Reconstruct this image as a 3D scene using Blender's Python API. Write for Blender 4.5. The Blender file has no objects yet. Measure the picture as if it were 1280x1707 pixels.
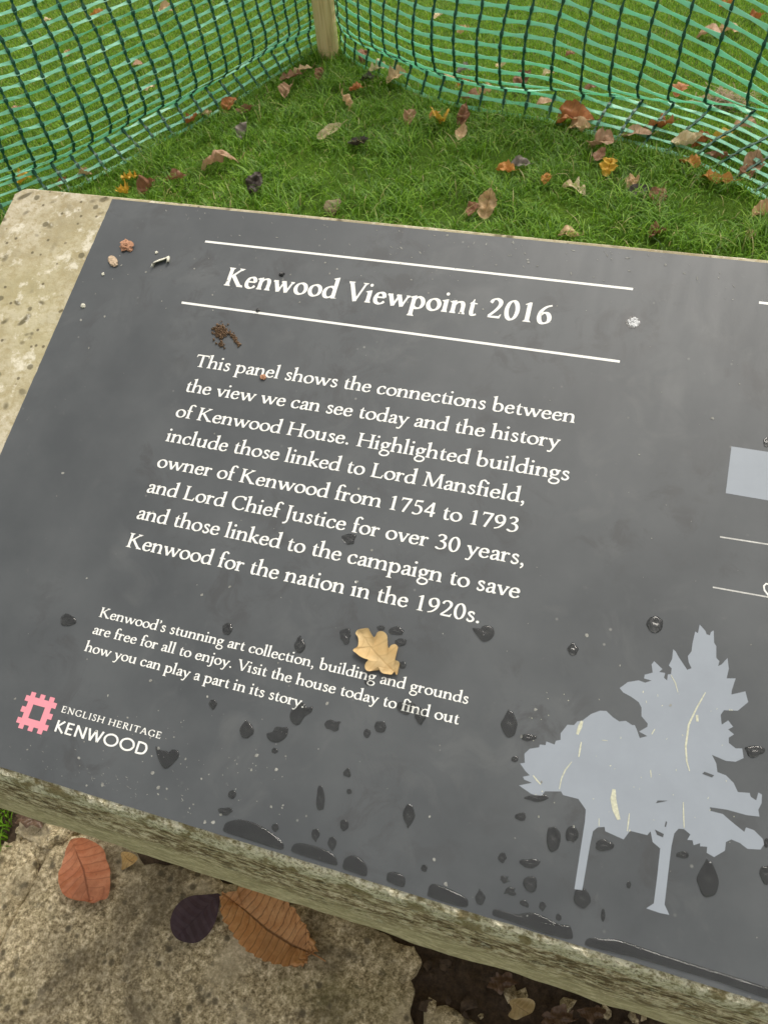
import bpy, bmesh, math, random
import numpy as np
from mathutils import Vector, Matrix, noise

rnd = random.Random(7)
scene = bpy.context.scene
COL = scene.collection

# ------------------------------------------------------------------ camera
CAM = Vector((0.39729301, -0.60579075, 1.22))
ROWS = ((0.956318, 0.284994, -0.065072), (0.181441, -0.753204, -0.632268), (-0.229205, 0.592842, -0.772012))
FPX = 1250.0
cd = bpy.data.cameras.new('camera')
cam = bpy.data.objects.new('camera', cd); COL.objects.link(cam)
r, d, f = (Vector(v) for v in ROWS)
mw = Matrix(((r.x, -d.x, -f.x, CAM.x), (r.y, -d.y, -f.y, CAM.y), (r.z, -d.z, -f.z, CAM.z), (0, 0, 0, 1)))
cam.matrix_world = mw
cd.sensor_fit = 'HORIZONTAL'
cd.lens = 6.8; cd.sensor_width = 6.8 * 1280 / FPX
cd.clip_start = 0.02; cd.clip_end = 1000
cd.dof.use_dof = True; cd.dof.focus_distance = 0.80; cd.dof.aperture_fstop = 6.0
scene.camera = cam

# ------------------------------------------------------------------ sky and sun (bright overcast)
SUN_EL, SUN_AZ = math.radians(60), math.radians(14)       # azimuth from +Y towards +X
w = bpy.data.worlds.new('World'); scene.world = w; w.use_nodes = True
nt = w.node_tree; nt.nodes.clear()
sky = nt.nodes.new('ShaderNodeTexSky'); sky.sky_type = 'NISHITA'; sky.sun_disc = False
sky.sun_elevation = SUN_EL; sky.sun_rotation = SUN_AZ
sky.air_density = 1.0; sky.dust_density = 4.0; sky.ozone_density = 1.0
hs = nt.nodes.new('ShaderNodeHueSaturation'); hs.inputs['Saturation'].default_value = 0.16
bg = nt.nodes.new('ShaderNodeBackground'); bg.inputs['Strength'].default_value = 0.15
ow = nt.nodes.new('ShaderNodeOutputWorld')
wm = nt.nodes.new('ShaderNodeMix'); wm.data_type = 'RGBA'; wm.blend_type = 'MULTIPLY'; wm.inputs['Factor'].default_value = 1.0
wm.inputs['B'].default_value = (1.04, 1.0, 0.94, 1)      # the whole overcast sky is faintly warm
nt.links.new(sky.outputs[0], hs.inputs['Color']); nt.links.new(hs.outputs[0], wm.inputs['A']); nt.links.new(wm.outputs['Result'], bg.inputs[0]); nt.links.new(bg.outputs[0], ow.inputs[0])
sd = bpy.data.lights.new('sun', 'SUN'); sd.energy = 1.5; sd.angle = math.radians(26); sd.color = (1.0, 0.95, 0.86)
sun = bpy.data.objects.new('sun', sd); COL.objects.link(sun)
sdir = Vector((math.sin(SUN_AZ) * math.cos(SUN_EL), math.cos(SUN_AZ) * math.cos(SUN_EL), math.sin(SUN_EL)))
sun.rotation_euler = sdir.to_track_quat('Z', 'Y').to_euler(); sun.location = (0, 0, 5)
vs = scene.view_settings
vs.view_transform = 'Standard'; vs.look = 'None'; vs.gamma = 1.0; vs.use_curve_mapping = False; vs.exposure = 0.42

# ------------------------------------------------------------------ frames of reference
TILT = math.radians(20)                                   # the lectern top slopes towards the viewer
PO = Vector((0, 0, 0.818202))
PV = Vector((0, math.cos(TILT), math.sin(TILT))); PN = Vector((0, -math.sin(TILT), math.cos(TILT)))
PM = Matrix(((1, PV.x, PN.x, PO.x), (0, PV.y, PN.y, PO.y), (0, PV.z, PN.z, PO.z), (0, 0, 0, 1)))
S = 1.235
def ray(px, py):
    c = ((px - 640) / FPX, (py - 853.5) / FPX, 1)
    return Vector([sum(ROWS[k][i] * c[k] for k in range(3)) for i in range(3)])
def gnd(px, py, z=0.0):
    q = ray(px, py); return CAM + q * ((z - CAM.z) / q.z)
def pan(px, py, n=0.0):
    q = ray(px, py); P = CAM + q * (((PO - CAM).dot(PN) + n) / q.dot(PN)) - PO
    return Vector((P.x, P.dot(PV)))
def pw(u, v, n=0.0): return PO + Vector((u, 0, 0)) + PV * v + PN * n

# ------------------------------------------------------------------ object helpers
def mesh_obj(name, V, F, mat, parent=None, smooth=False, uv=None, vcol=None):
    me = bpy.data.meshes.new(name)
    me.from_pydata([tuple(v) for v in V], [], F)
    if mat: me.materials.append(mat)
    if smooth: me.shade_smooth()
    if uv is not None:
        lay = me.uv_layers.new(name='UVMap')
        idx = np.empty(len(me.loops), dtype=np.int32); me.loops.foreach_get('vertex_index', idx)
        lay.data.foreach_set('uv', np.asarray(uv, dtype=np.float32)[idx].ravel())
    o = bpy.data.objects.new(name, me); COL.objects.link(o)
    if parent is not None: o.parent = parent
    return o
def tag(o, label, cat, group=None):
    o['label'] = label; o['category'] = cat
    if group: o['group'] = group
    return o
def empty(name, loc=(0, 0, 0)):
    e = bpy.data.objects.new(name, None); COL.objects.link(e); e.location = loc; e.empty_display_size = 0.05
    return e
def set_parent(o, p):
    o.parent = p; o.matrix_parent_inverse = Matrix.Translation(p.location).inverted()

# ------------------------------------------------------------------ materials
class MT:
    def __init__(s, name, rough=0.6, spec=0.5):
        s.m = bpy.data.materials.new(name); s.m.use_nodes = True; s.t = s.m.node_tree; s.n = s.t.nodes; s.l = s.t.links
        s.b = s.n['Principled BSDF']; s.b.inputs['Roughness'].default_value = rough
        s.b.inputs['Specular IOR Level'].default_value = spec
        s.tc = s.n.new('ShaderNodeTexCoord')
        s.co = s.tc.outputs['Object']
    def mapping(s, scale, co=None, rot=(0, 0, 0), loc=(0, 0, 0)):
        m = s.n.new('ShaderNodeMapping'); m.inputs['Scale'].default_value = scale; m.inputs['Rotation'].default_value = rot; m.inputs['Location'].default_value = loc
        s.l.new(co or s.co, m.inputs[0]); return m.outputs[0]
    def noise(s, scale, detail=4, rough=0.55, co=None, dist=0.0):
        n = s.n.new('ShaderNodeTexNoise'); n.inputs['Scale'].default_value = scale; n.inputs['Detail'].default_value = detail
        n.inputs['Roughness'].default_value = rough; n.inputs['Distortion'].default_value = dist
        s.l.new(co or s.co, n.inputs['Vector']); return n.outputs['Fac']
    def voro(s, scale, co=None, feature='F1', out='Distance'):
        n = s.n.new('ShaderNodeTexVoronoi'); n.feature = feature; n.inputs['Scale'].default_value = scale
        s.l.new(co or s.co, n.inputs['Vector']); return n.outputs[out]
    def ramp(s, fac, stops, interp='LINEAR'):
        r = s.n.new('ShaderNodeValToRGB'); r.color_ramp.interpolation = interp
        el = r.color_ramp.elements
        while len(el) < len(stops): el.new(0.5)
        for e, (p, c) in zip(el, stops):
            e.position = p; e.color = (c, c, c, 1) if isinstance(c, (int, float)) else (*c, 1)
        s.l.new(fac, r.inputs[0]); return r.outputs[0]
    def mix(s, fac, a, b, mode='MIX'):
        m = s.n.new('ShaderNodeMix'); m.data_type = 'RGBA'; m.blend_type = mode
        for sock, v in ((m.inputs['Factor'], fac), (m.inputs['A'], a), (m.inputs['B'], b)):
            if isinstance(v, (int, float)): sock.default_value = v if sock.type == 'VALUE' else (v, v, v, 1)
            elif isinstance(v, tuple): sock.default_value = (*v, 1)
            else: s.l.new(v, sock)
        return m.outputs['Result']
    def math(s, op, a, b=0.0):
        m = s.n.new('ShaderNodeMath'); m.operation = op
        for k, v in enumerate((a, b)):
            if isinstance(v, (int, float)): m.inputs[k].default_value = v
            else: s.l.new(v, m.inputs[k])
        return m.outputs[0]
    def color(s, c):
        if isinstance(c, tuple): s.b.inputs['Base Color'].default_value = (*c, 1)
        else: s.l.new(c, s.b.inputs['Base Color'])
        return s
    def roughness(s, f): s.l.new(f, s.b.inputs['Roughness']); return s
    def bump(s, h, strength=0.5, dist=0.001):
        b = s.n.new('ShaderNodeBump'); b.inputs['Strength'].default_value = strength; b.inputs['Distance'].default_value = dist
        s.l.new(h, b.inputs['Height']); s.l.new(b.outputs[0], s.b.inputs['Normal']); return s

def panel_material():
    m = MT('dark_grey_panel', 0.45, 0.55)
    big = m.noise(9, 6, 0.6); fine = m.noise(70, 6, 0.7); streak = m.noise(1, 5, 0.65, m.mapping((60, 14, 1)))
    base = m.ramp(big, [(0.35, (0.054, 0.060, 0.064)), (0.65, (0.080, 0.087, 0.091))])
    smear = m.ramp(m.math('MULTIPLY', m.noise(22, 5, 0.6, dist=1.2), m.noise(6, 3)), [(0.30, 0.0), (0.46, 0.55)])
    base = m.mix(m.math('MULTIPLY', smear, 0.32), base, (0.19, 0.195, 0.19))
    v = m.voro(95); sel = m.ramp(m.noise(13, 3), [(0.52, 0.0), (0.66, 1.0)])
    speck = m.math('MULTIPLY', m.ramp(v, [(0.045, 1.0), (0.14, 0.0)]), sel)
    cells = m.ramp(m.voro(95, out='Color'), [(0.55, 0.0), (0.72, 1.0)])
    speck = m.math('MULTIPLY', speck, cells)
    base = m.mix(m.math('MULTIPLY', speck, 0.75), base, (0.30, 0.30, 0.27))
    blot = m.math('MULTIPLY', m.ramp(m.noise(30, 6, 0.7, dist=0.8), [(0.50, 0.0), (0.62, 1.0)]), m.ramp(m.noise(8, 2), [(0.5, 0.0), (0.6, 0.6)]))
    base = m.mix(blot, base, (0.045, 0.046, 0.047))
    base = m.mix(m.ramp(fine, [(0.64, 0.0), (0.74, 0.25)]), base, (0.16, 0.16, 0.15))
    m.color(base)
    m.roughness(m.ramp(m.mix(0.5, big, streak), [(0.3, 0.47), (0.7, 0.60)]))
    m.bump(m.mix(0.5, fine, speck), 0.25, 0.0002)
    return m.m
def limestone_top():
    m = MT('weathered_limestone', 0.85, 0.3)
    a = m.noise(14, 8, 0.65); b = m.noise(120, 6, 0.75); c = m.noise(5, 4, 0.5)
    base = m.ramp(a, [(0.34, (0.27, 0.23, 0.14)), (0.46, (0.42, 0.37, 0.25)), (0.56, (0.54, 0.49, 0.37)), (0.68, (0.46, 0.42, 0.32))])
    base = m.mix(m.ramp(b, [(0.38, 0.9), (0.55, 0.0)]), base, (0.33, 0.27, 0.15))
    base = m.mix(m.ramp(c, [(0.45, 0.0), (0.7, 0.5)]), base, (0.40, 0.36, 0.19))
    co = m.mix(0.1, m.co, m.n.new('ShaderNodeTexNoise').outputs['Color'])
    v = m.voro(62, co); gate = m.ramp(m.voro(62, co, out='Color'), [(0.38, 0.0), (0.42, 1.0)])
    gate2 = m.ramp(m.noise(9, 2), [(0.38, 0.0), (0.50, 1.0)])
    spot = m.math('MULTIPLY', m.math('MULTIPLY', m.ramp(v, [(0.16, 1.0), (0.30, 0.0)]), gate), gate2)
    base = m.mix(m.math('MULTIPLY', spot, 0.85), base, (0.10, 0.085, 0.045))
    base = m.mix(m.ramp(m.noise(40, 5, 0.7), [(0.55, 0.0), (0.64, 0.6)]), base, (0.78, 0.74, 0.62))
    v2 = m.voro(34); g2 = m.ramp(m.voro(34, out='Color'), [(0.50, 0.0), (0.53, 1.0)])
    sp2 = m.math('MULTIPLY', m.ramp(m.math('ADD', v2, m.math('MULTIPLY', b, 0.10)), [(0.15, 1.0), (0.19, 0.0)]), g2)
    base = m.mix(m.math('MULTIPLY', sp2, 0.8), base, (0.12, 0.105, 0.06))
    v3 = m.voro(120); g3 = m.ramp(m.voro(120, out='Color'), [(0.62, 0.0), (0.65, 1.0)])
    base = m.mix(m.math('MULTIPLY', m.ramp(v3, [(0.16, 0.85), (0.26, 0.0)]), g3), base, (0.11, 0.09, 0.05))
    m.color(base)
    hgt = m.mix(0.35, b, m.math('SUBTRACT', a, m.math('MULTIPLY', spot, 0.5)))
    m.bump(hgt, 0.8, 0.0018)
    return m.m
def limestone_face():
    m = MT('algae_streaked_stone', 0.9, 0.3)
    st = m.noise(1, 7, 0.7, m.mapping((30, 60, 85))); st2 = m.noise(1, 6, 0.75, m.mapping((75, 160, 210))); gr = m.noise(150, 6, 0.8); big = m.noise(6, 4)
    base = m.ramp(st, [(0.36, (0.10, 0.065, 0.035)), (0.44, (0.24, 0.175, 0.09)), (0.5, (0.38, 0.30, 0.165)), (0.57, (0.50, 0.41, 0.25)), (0.66, (0.70, 0.60, 0.42))])
    base = m.mix(m.ramp(st2, [(0.52, 0.0), (0.58, 0.9)]), base, (0.80, 0.69, 0.50))
    base = m.mix(m.ramp(st2, [(0.41, 0.95), (0.47, 0.0)]), base, (0.07, 0.055, 0.03))
    base = m.mix(m.ramp(gr, [(0.42, 0.7), (0.5, 0.0)]), base, (0.15, 0.10, 0.055)); base = m.mix(m.ramp(gr, [(0.53, 0.0), (0.6, 0.6)]), base, (0.74, 0.70, 0.52))
    sep = m.n.new('ShaderNodeSeparateXYZ'); m.l.new(m.co, sep.inputs[0])
    low = m.ramp(m.math('ADD', m.math('ADD', m.math('MULTIPLY', sep.outputs['Z'], -7.0), 4.45), m.math('MULTIPLY', big, 0.6)), [(0.72, 0.0), (1.05, 0.55)])
    base = m.mix(low, base, (0.68, 0.60, 0.37))
    m.color(base); m.bump(m.mix(0.5, gr, m.mix(0.5, st, st2)), 0.9, 0.002)
    return m.m
def limestone_edge():
    m = MT('crumbling_edge_sky_highlight', 0.9, 0.3)
    a = m.noise(160, 6, 0.75); b = m.noise(45, 5, 0.6)
    base = m.ramp(a, [(0.36, (0.22, 0.19, 0.09)), (0.43, (0.66, 0.60, 0.40)), (0.52, (0.86, 0.80, 0.60)), (0.8, (0.88, 0.85, 0.70))])  # pale crumbly stone, with the chamfer's sky highlight put into the colour
    base = m.mix(m.ramp(b, [(0.40, 0.85), (0.47, 0.0)]), base, (0.27, 0.21, 0.09))
    base = m.mix(m.ramp(m.noise(280, 6, 0.8), [(0.42, 0.8), (0.5, 0.0)]), base, (0.20, 0.16, 0.08))
    m.color(base); m.bump(a, 1.0, 0.003)
    return m.m
def paving_material():
    m = MT('rough_paving', 0.9, 0.3)
    a = m.noise(11, 6, 0.6); b = m.noise(150, 8, 0.85); c = m.noise(42, 6, 0.7); e = m.voro(90)
    base = m.ramp(b, [(0.40, (0.13, 0.097, 0.052)), (0.465, (0.36, 0.29, 0.165)), (0.53, (0.58, 0.48, 0.295)), (0.60, (0.92, 0.80, 0.56))])
    base = m.mix(m.ramp(a, [(0.50, 0.0), (0.64, 0.45)]), base, (0.19, 0.155, 0.09))
    base = m.mix(m.ramp(c, [(0.36, 0.8), (0.44, 0.0)]), base, (0.10, 0.08, 0.045))
    base = m.mix(m.ramp(m.noise(5, 4), [(0.54, 0.0), (0.68, 0.45)]), base, (0.17, 0.155, 0.05))
    base = m.mix(m.ramp(m.math('MULTIPLY', b, c), [(0.36, 0.0), (0.44, 0.7)]), base, (0.60, 0.54, 0.40))
    st = m.noise(4.5, 6, 0.65, dist=0.7)
    base = m.mix(m.ramp(st, [(0.40, 0.65), (0.49, 0.0)]), base, (0.10, 0.076, 0.042))
    base = m.mix(m.ramp(m.noise(7.5, 5, 0.6), [(0.54, 0.0), (0.66, 0.55)]), base, (0.62, 0.53, 0.36))
    pit = m.math('MULTIPLY', m.ramp(m.voro(55), [(0.18, 1.0), (0.34, 0.0)]), m.ramp(m.voro(55, out='Color'), [(0.58, 0.0), (0.62, 0.8)]))
    base = m.mix(pit, base, (0.085, 0.068, 0.040))
    m.color(base); m.roughness(m.ramp(a, [(0.4, 0.9), (0.65, 0.55)]))
    m.bump(m.mix(0.5, b, m.mix(0.5, c, e)), 1.0, 0.004)
    return m.m
def soil_material(dark=(0.030, 0.019, 0.011), light=(0.11, 0.072, 0.042)):
    m = MT('damp_soil', 0.8, 0.4)
    b = m.noise(120, 8, 0.8)
    m.color(m.ramp(b, [(0.35, dark), (0.62, light), (0.78, (0.16, 0.12, 0.075))])); m.bump(b, 1.0, 0.004)
    return m.m
def plain(name, c, rough=0.6, spec=0.4, var=0.12, scale=60, bump=0.0, trans=0.0):
    m = MT(name, rough, spec)
    n = m.noise(scale, 5, 0.65)
    m.color(m.ramp(n, [(0.3, tuple(x * (1 - var) for x in c)), (0.7, tuple(min(1, x * (1 + var)) for x in c))]))
    if bump: m.bump(n, 0.7, bump)
    return m.m
def leaf_material(name, c, c2, veins=11, slant=0.42, vein_dark=0.45, spots=0.4, rough=0.55, bumpd=0.0007, vs=0.55):
    m = MT(name, rough, 0.4)
    sep = m.n.new('ShaderNodeSeparateXYZ'); m.l.new(m.tc.outputs['UV'], sep.inputs[0])
    s_, t_ = sep.outputs['X'], m.math('ABSOLUTE', m.math('SUBTRACT', m.math('MULTIPLY', sep.outputs['Y'], 2.0), 1.0))
    wob = m.math('MULTIPLY', m.noise(35, 2), 0.07)
    ph = m.math('FRACT', m.math('MULTIPLY', m.math('ADD', m.math('SUBTRACT', s_, m.math('MULTIPLY', m.math('POWER', t_, 0.8), slant / 2)), wob), float(veins)))
    tri = m.math('ABSOLUTE', m.math('SUBTRACT', ph, 0.5))
    vein = m.ramp(tri, [(0.0, 1.0), (0.04, 0.7), (0.11, 0.0)])
    rib = m.ramp(t_, [(0.02, 1.0), (0.06, 0.0)])
    n1 = m.noise(45, 5, 0.65); n2 = m.noise(220, 5, 0.7)
    base = m.mix(m.ramp(n1, [(0.35, 0.0), (0.65, 1.0)]), c, c2)
    base = m.mix(m.ramp(n2, [(0.58, 0.0), (0.72, spots)]), base, tuple(x * 0.3 for x in c))
    base = m.mix(m.ramp(m.noise(16, 4, 0.7), [(0.5, 0.0), (0.64, 0.45)]), base, tuple(x * 0.5 for x in c))
    dark = tuple(x * vein_dark for x in c)
    base = m.mix(m.math('MAXIMUM', m.math('MULTIPLY', vein, vs), rib), base, dark)
    m.color(base)
    h = m.math('ADD', m.math('MULTIPLY', tri, 1.6), m.math('MULTIPLY', n2, 0.25))
    m.bump(h, 0.8, bumpd)
    tr = m.n.new('ShaderNodeBsdfTranslucent'); m.l.new(base, tr.inputs[0])
    mx = m.n.new('ShaderNodeMixShader'); mx.inputs[0].default_value = 0.2
    m.l.new(m.b.outputs[0], mx.inputs[1]); m.l.new(tr.outputs[0], mx.inputs[2]); m.l.new(mx.outputs[0], m.n['Material Output'].inputs[0])
    return m.m
def grass_material():
    m = MT('grass_blades', 0.5, 0.35)
    at = m.n.new('ShaderNodeAttribute'); at.attribute_name = 'tint'
    sep = m.n.new('ShaderNodeSeparateColor'); m.l.new(at.outputs['Color'], sep.inputs[0])
    base = m.ramp(sep.outputs[0], [(0.0, (0.05, 0.12, 0.008)), (0.45, (0.14, 0.30, 0.016)), (0.85, (0.30, 0.50, 0.04)), (0.93, (0.40, 0.38, 0.12)), (1.0, (0.50, 0.43, 0.20))])
    m.color(base)
    tr = m.n.new('ShaderNodeBsdfTranslucent'); m.l.new(base, tr.inputs[0])
    mx = m.n.new('ShaderNodeMixShader'); mx.inputs[0].default_value = 0.35
    m.l.new(m.b.outputs[0], mx.inputs[1]); m.l.new(tr.outputs[0], mx.inputs[2]); m.l.new(mx.outputs[0], m.n['Material Output'].inputs[0])
    return m.m
def net_material(name, c, trans, rough=0.35):
    m = MT(name, rough, 0.5); m.color(c)
    tr = m.n.new('ShaderNodeBsdfTranslucent'); tr.inputs[0].default_value = (*c, 1)
    mx = m.n.new('ShaderNodeMixShader'); mx.inputs[0].default_value = trans
    m.l.new(m.b.outputs[0], mx.inputs[1]); m.l.new(tr.outputs[0], mx.inputs[2]); m.l.new(mx.outputs[0], m.n['Material Output'].inputs[0])
    return m.m
def wood_material():
    m = MT('pale_stake_wood', 0.75, 0.3)
    n = m.noise(1, 6, 0.65, m.mapping((90, 90, 6)))
    m.color(m.ramp(n, [(0.3, (0.50, 0.35, 0.16)), (0.5, (0.76, 0.57, 0.29)), (0.75, (0.84, 0.68, 0.40))])); m.bump(n, 0.5, 0.001)
    return m.m
def water_material():
    m = MT('clear_rain_water', 0.0, 0.5)
    m.b.inputs['Transmission Weight'].default_value = 1.0; m.b.inputs['IOR'].default_value = 1.333
    m.color((0.97, 0.98, 0.98)); return m.m

M_PANEL = panel_material(); M_TOP = limestone_top(); M_FACE = limestone_face(); M_EDGE = limestone_edge()
M_PAVE = paving_material(); M_SOIL = soil_material()
M_INK = plain('white_ink', (0.80, 0.80, 0.75), 0.5, 0.4, 0.06, 400)
M_THIN = plain('faded_white_ink', (0.50, 0.50, 0.47), 0.5, 0.4, 0.25, 300)
M_BLUE = plain('pale_blue_grey_ink', (0.265, 0.295, 0.330), 0.5, 0.45, 0.05, 30)
M_PINK = plain('pink_ink', (0.74, 0.27, 0.32), 0.5, 0.4, 0.04, 80)
M_SCRATCH = plain('pale_scratch', (0.50, 0.50, 0.38), 0.7, 0.3, 0.25, 500)
M_WATER = water_material(); M_WET = plain('wet_panel', (0.046, 0.048, 0.048), 0.25, 0.3, 0.1, 40)
M_GRASS = grass_material()
M_NETL = net_material('pale_green_plastic', (0.44, 0.86, 0.66), 0.45)
M_NETD = net_material('dark_green_plastic', (0.010, 0.095, 0.055), 0.15)
M_WOOD = wood_material()
# ---------------------------------------------------------------- lettering
def pen_glyph(ch, T, th, sans=False):
    """one letter drawn with a broad pen: returns (advance, [polygons]); x-height = 100 units"""
    polys = []
    h2 = T / 2.0
    nib = math.radians(20)
    def smooth(pts, closed=False, n=7):
        P = [Vector((p[0], p[1])) for p in pts]
        out = []; N = len(P)
        rng = range(N) if closed else range(N - 1)
        for i in rng:
            if closed:
                a, b, c, d = P[(i-1) % N], P[i], P[(i+1) % N], P[(i+2) % N]
            else:
                a = P[i-1] if i > 0 else P[0]*2 - P[1]
                b, c = P[i], P[i+1]
                d = P[i+2] if i+2 < N else P[i+1]*2 - P[i]
            for k in range(n):
                t = k / n
                out.append(0.5*((2*b) + (c-a)*t + (2*a-5*b+4*c-d)*t*t + (3*b-a-3*c+d)*t*t*t))
        if not closed: out.append(P[-1])
        return out
    def stroke(P, w=None, closed=False):
        N = len(P); L = []; R = []
        for i in range(N):
            if closed: d = P[(i+1) % N] - P[i-1]
            else: d = P[min(i+1, N-1)] - P[max(i-1, 0)]
            if d.length < 1e-9: d = Vector((1, 0))
            d.normalize()
            if w is None:
                s = abs(math.sin(math.atan2(d.y, d.x) - nib))
                ww = math.sqrt((T*s)**2 + th*th*(1 - s*s))
                ww = max(ww, th)
            else: ww = w
            nrm = Vector((-d.y, d.x)) * (ww/2)
            L.append(P[i] + nrm); R.append(P[i] - nrm)
        if closed: L.append(L[0]); R.append(R[0])
        polys.append(('strip', L, R))
    def s(*pts, w=None, closed=False): stroke(smooth(pts, closed), w, closed)
    def l(x0, y0, x1, y1, w=None): stroke([Vector((x0, y0)), Vector((x1, y1))], w)
    def p(*pts): polys.append(('poly', [Vector(q) for q in pts]))
    def dot(x, y, r): p(*[(x + r*math.cos(a*math.pi/6), y + r*math.sin(a*math.pi/6)) for a in range(12)])
    def foot(x, y=0, a=22, b=22, w=None):
        k = h2 if w is None else w/2
        p((x-a, y), (x+b, y), (x+b, y+5), (x+k+5, y+8), (x+k, y+18), (x-k, y+18), (x-k-5, y+8), (x-a, y+5))
    def head(x, y, a=22, b=22, w=None):
        k = h2 if w is None else w/2
        p((x-k, y-18), (x+k, y-18), (x+k+5, y-8), (x+b, y-5), (x+b, y), (x-a, y), (x-a, y-5), (x-k-5, y-8))
    def flag(x, y): p((x+h2, y-30), (x+h2, y+5), (x+h2-3, y+6), (x-h2-15, y-9), (x-h2-15, y-13), (x-h2, y-18), (x-h2, y-30))
    def stem(x, y0, y1): p((x-h2, y0), (x+h2, y0), (x+h2, y1), (x-h2, y1))
    adv = 100
    c = ch
    if sans:
        W = T
        if c == 'K': l(22, 0, 22, 160, W); l(26, 72, 98, 160, W); l(26, 88, 108, 0, W); adv = 118
        elif c == 'E': l(22, 0, 22, 160, W); l(12, 9, 92, 9, W*.9); l(12, 151, 92, 151, W*.9); l(22, 82, 84, 82, W*.9); adv = 108
        elif c == 'N': l(22, 0, 22, 160, W); l(122, 0, 122, 160, W); l(22, 156, 122, 4, W); adv = 146
        elif c == 'W': l(10, 160, 52, 4, W); l(52, 4, 94, 156, W); l(94, 156, 136, 4, W); l(136, 4, 178, 160, W); adv = 190
        elif c == 'O': s(*[(92+76*math.cos(a*math.pi/4), 80+75*math.sin(a*math.pi/4)) for a in range(8)], w=W, closed=True); adv = 186
        elif c == 'D': l(22, 0, 22, 160, W); s((22, 151), (60, 151), (104, 136), (124, 80), (104, 24), (60, 9), (22, 9), w=W); adv = 142
        return adv, polys
    if c in 'nhm':
        stem(22, 10, 100 if c != 'h' else 172); flag(22, 100 if c != 'h' else 174); foot(22)
        s((27, 70), (44, 88), (64, 95), (82, 88), (90, 66), (90, 40), (90, 10)); foot(90); adv = 118
        if c == 'm':
            s((95, 70), (112, 88), (132, 95), (150, 88), (158, 66), (158, 40), (158, 10)); foot(158); adv = 186
    elif c == 'r':
        stem(22, 10, 100); flag(22, 100); foot(22, b=26); s((27, 68), (42, 88), (58, 95)); dot(64, 88, 11); adv = 80
    elif c in 'il':
        top = 100 if c == 'i' else 174
        stem(24, 10, top - 4); flag(24, top); foot(24)
        if c == 'i': dot(24, 147, 13)
        adv = 55
    elif c == 'j':
        flag(28, 100); s((28, 90), (28, 40), (28, -20), (18, -48), (-4, -58)); dot(-6, -52, 9); dot(28, 147, 13); adv = 54
    elif c == 'u':
        flag(24, 100); flag(92, 100); s((24, 84), (24, 40), (30, 14), (50, 4), (70, 12), (88, 30)); stem(92, 8, 94)
        p((92-h2, 20), (92+h2, 20), (92+h2, 6), (92+h2+12, 6), (92+h2+12, 1), (92-h2, -3)); adv = 122
    elif c == 'b':
        stem(22, 14, 168); flag(22, 174)
        s((26, 72), (42, 90), (62, 95), (86, 80), (96, 48), (84, 14), (58, 3), (36, 6), (20, 18)); adv = 116
    elif c == 'p':
        stem(24, -50, 96); flag(24, 100); foot(24, -62, 24, 26)
        s((28, 72), (44, 90), (64, 95), (88, 80), (98, 48), (86, 14), (62, 3), (42, 6), (26, 18)); adv = 116
    elif c == 'd':
        stem(90, 8, 168); flag(90, 174)
        p((90-h2, 20), (90+h2, 20), (90+h2, 7), (90+h2+12, 7), (90+h2+12, 2), (90-h2, -2))
        s((86, 84), (70, 94), (50, 95), (24, 78), (14, 46), (24, 14), (46, 3), (68, 10), (86, 26)); adv = 116
    elif c == 'o': s(*[(54+41*math.cos(a*math.pi/4), 49+46*math.sin(a*math.pi/4)) for a in range(8)], closed=True); adv = 108
    elif c == 'a':
        s((22, 76), (28, 90), (46, 96), (64, 88), (68, 66), (68, 40), (68, 22), (76, 6), (92, 10)); dot(23, 76, 9)
        s((66, 60), (48, 53), (26, 42), (17, 24), (24, 6), (42, 5), (66, 24)); adv = 92
    elif c == 'c': s((78, 80), (66, 93), (48, 95), (24, 80), (14, 48), (24, 14), (48, 3), (70, 9), (85, 24)); dot(76, 79, 10); adv = 92
    elif c == 'e': l(16, 55, 84, 57, th); s((80, 57), (74, 82), (54, 95), (28, 86), (14, 50), (22, 16), (48, 3), (70, 9), (86, 26)); adv = 96
    elif c == 'f':
        stem(28, 10, 134); foot(28, b=28); s((28, 130), (33, 158), (50, 172), (68, 168)); dot(72, 162, 10); l(6, 95, 60, 95, th); adv = 66
    elif c == 't':
        s((30, 104), (30, 60), (30, 28), (37, 8), (52, 4), (68, 12)); p((5, 92), (22, 104), (34, 130), (40, 130), (40, 100), (64, 100), (62, 91)); adv = 70
    elif c == 's':
        s((64, 80), (56, 92), (42, 95), (26, 88), (22, 73), (36, 58), (56, 45), (66, 27), (54, 8), (36, 3), (22, 8), (15, 20), w=T*.72)
        p((61, 96), (66, 98), (66, 70), (62, 70), (56, 88)); p((14, 2), (19, 2), (24, 12), (17, 30), (13, 30)); adv = 80
    elif c == 'g':
        s(*[(46+28*math.cos(a*math.pi/4), 65+30*math.sin(a*math.pi/4)) for a in range(8)], closed=True, w=None)
        l(68, 86, 96, 92, th*1.4); s((32, 38), (20, 26), (26, 11), (52, 5), (80, -2), (94, -20), (82, -46), (50, -58), (20, -48), (12, -28), (26, -6), (36, 4), w=T*.66); adv = 100
    elif c == 'k':
        stem(22, 10, 170); flag(22, 174); foot(22); l(28, 44, 78, 92, th); head(80, 97, 18, 18, th); l(40, 56, 88, 6, T*.95); foot(93, 0, 20, 20, T*.6); adv = 108
    elif c == 'v': l(18, 94, 54, 2, T); l(54, 2, 88, 94, th*1.2); head(17, 97, 17, 20, T); head(90, 97, 18, 14, th); adv = 102
    elif c == 'w':
        l(18, 94, 54, 2, T); l(54, 2, 88, 96, th*1.2); l(84, 94, 120, 2, T); l(120, 2, 154, 94, th*1.2)
        head(17, 97, 17, 20, T); head(84, 97, 17, 18, T); head(156, 97, 18, 14, th); adv = 168
    elif c == 'y':
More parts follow.
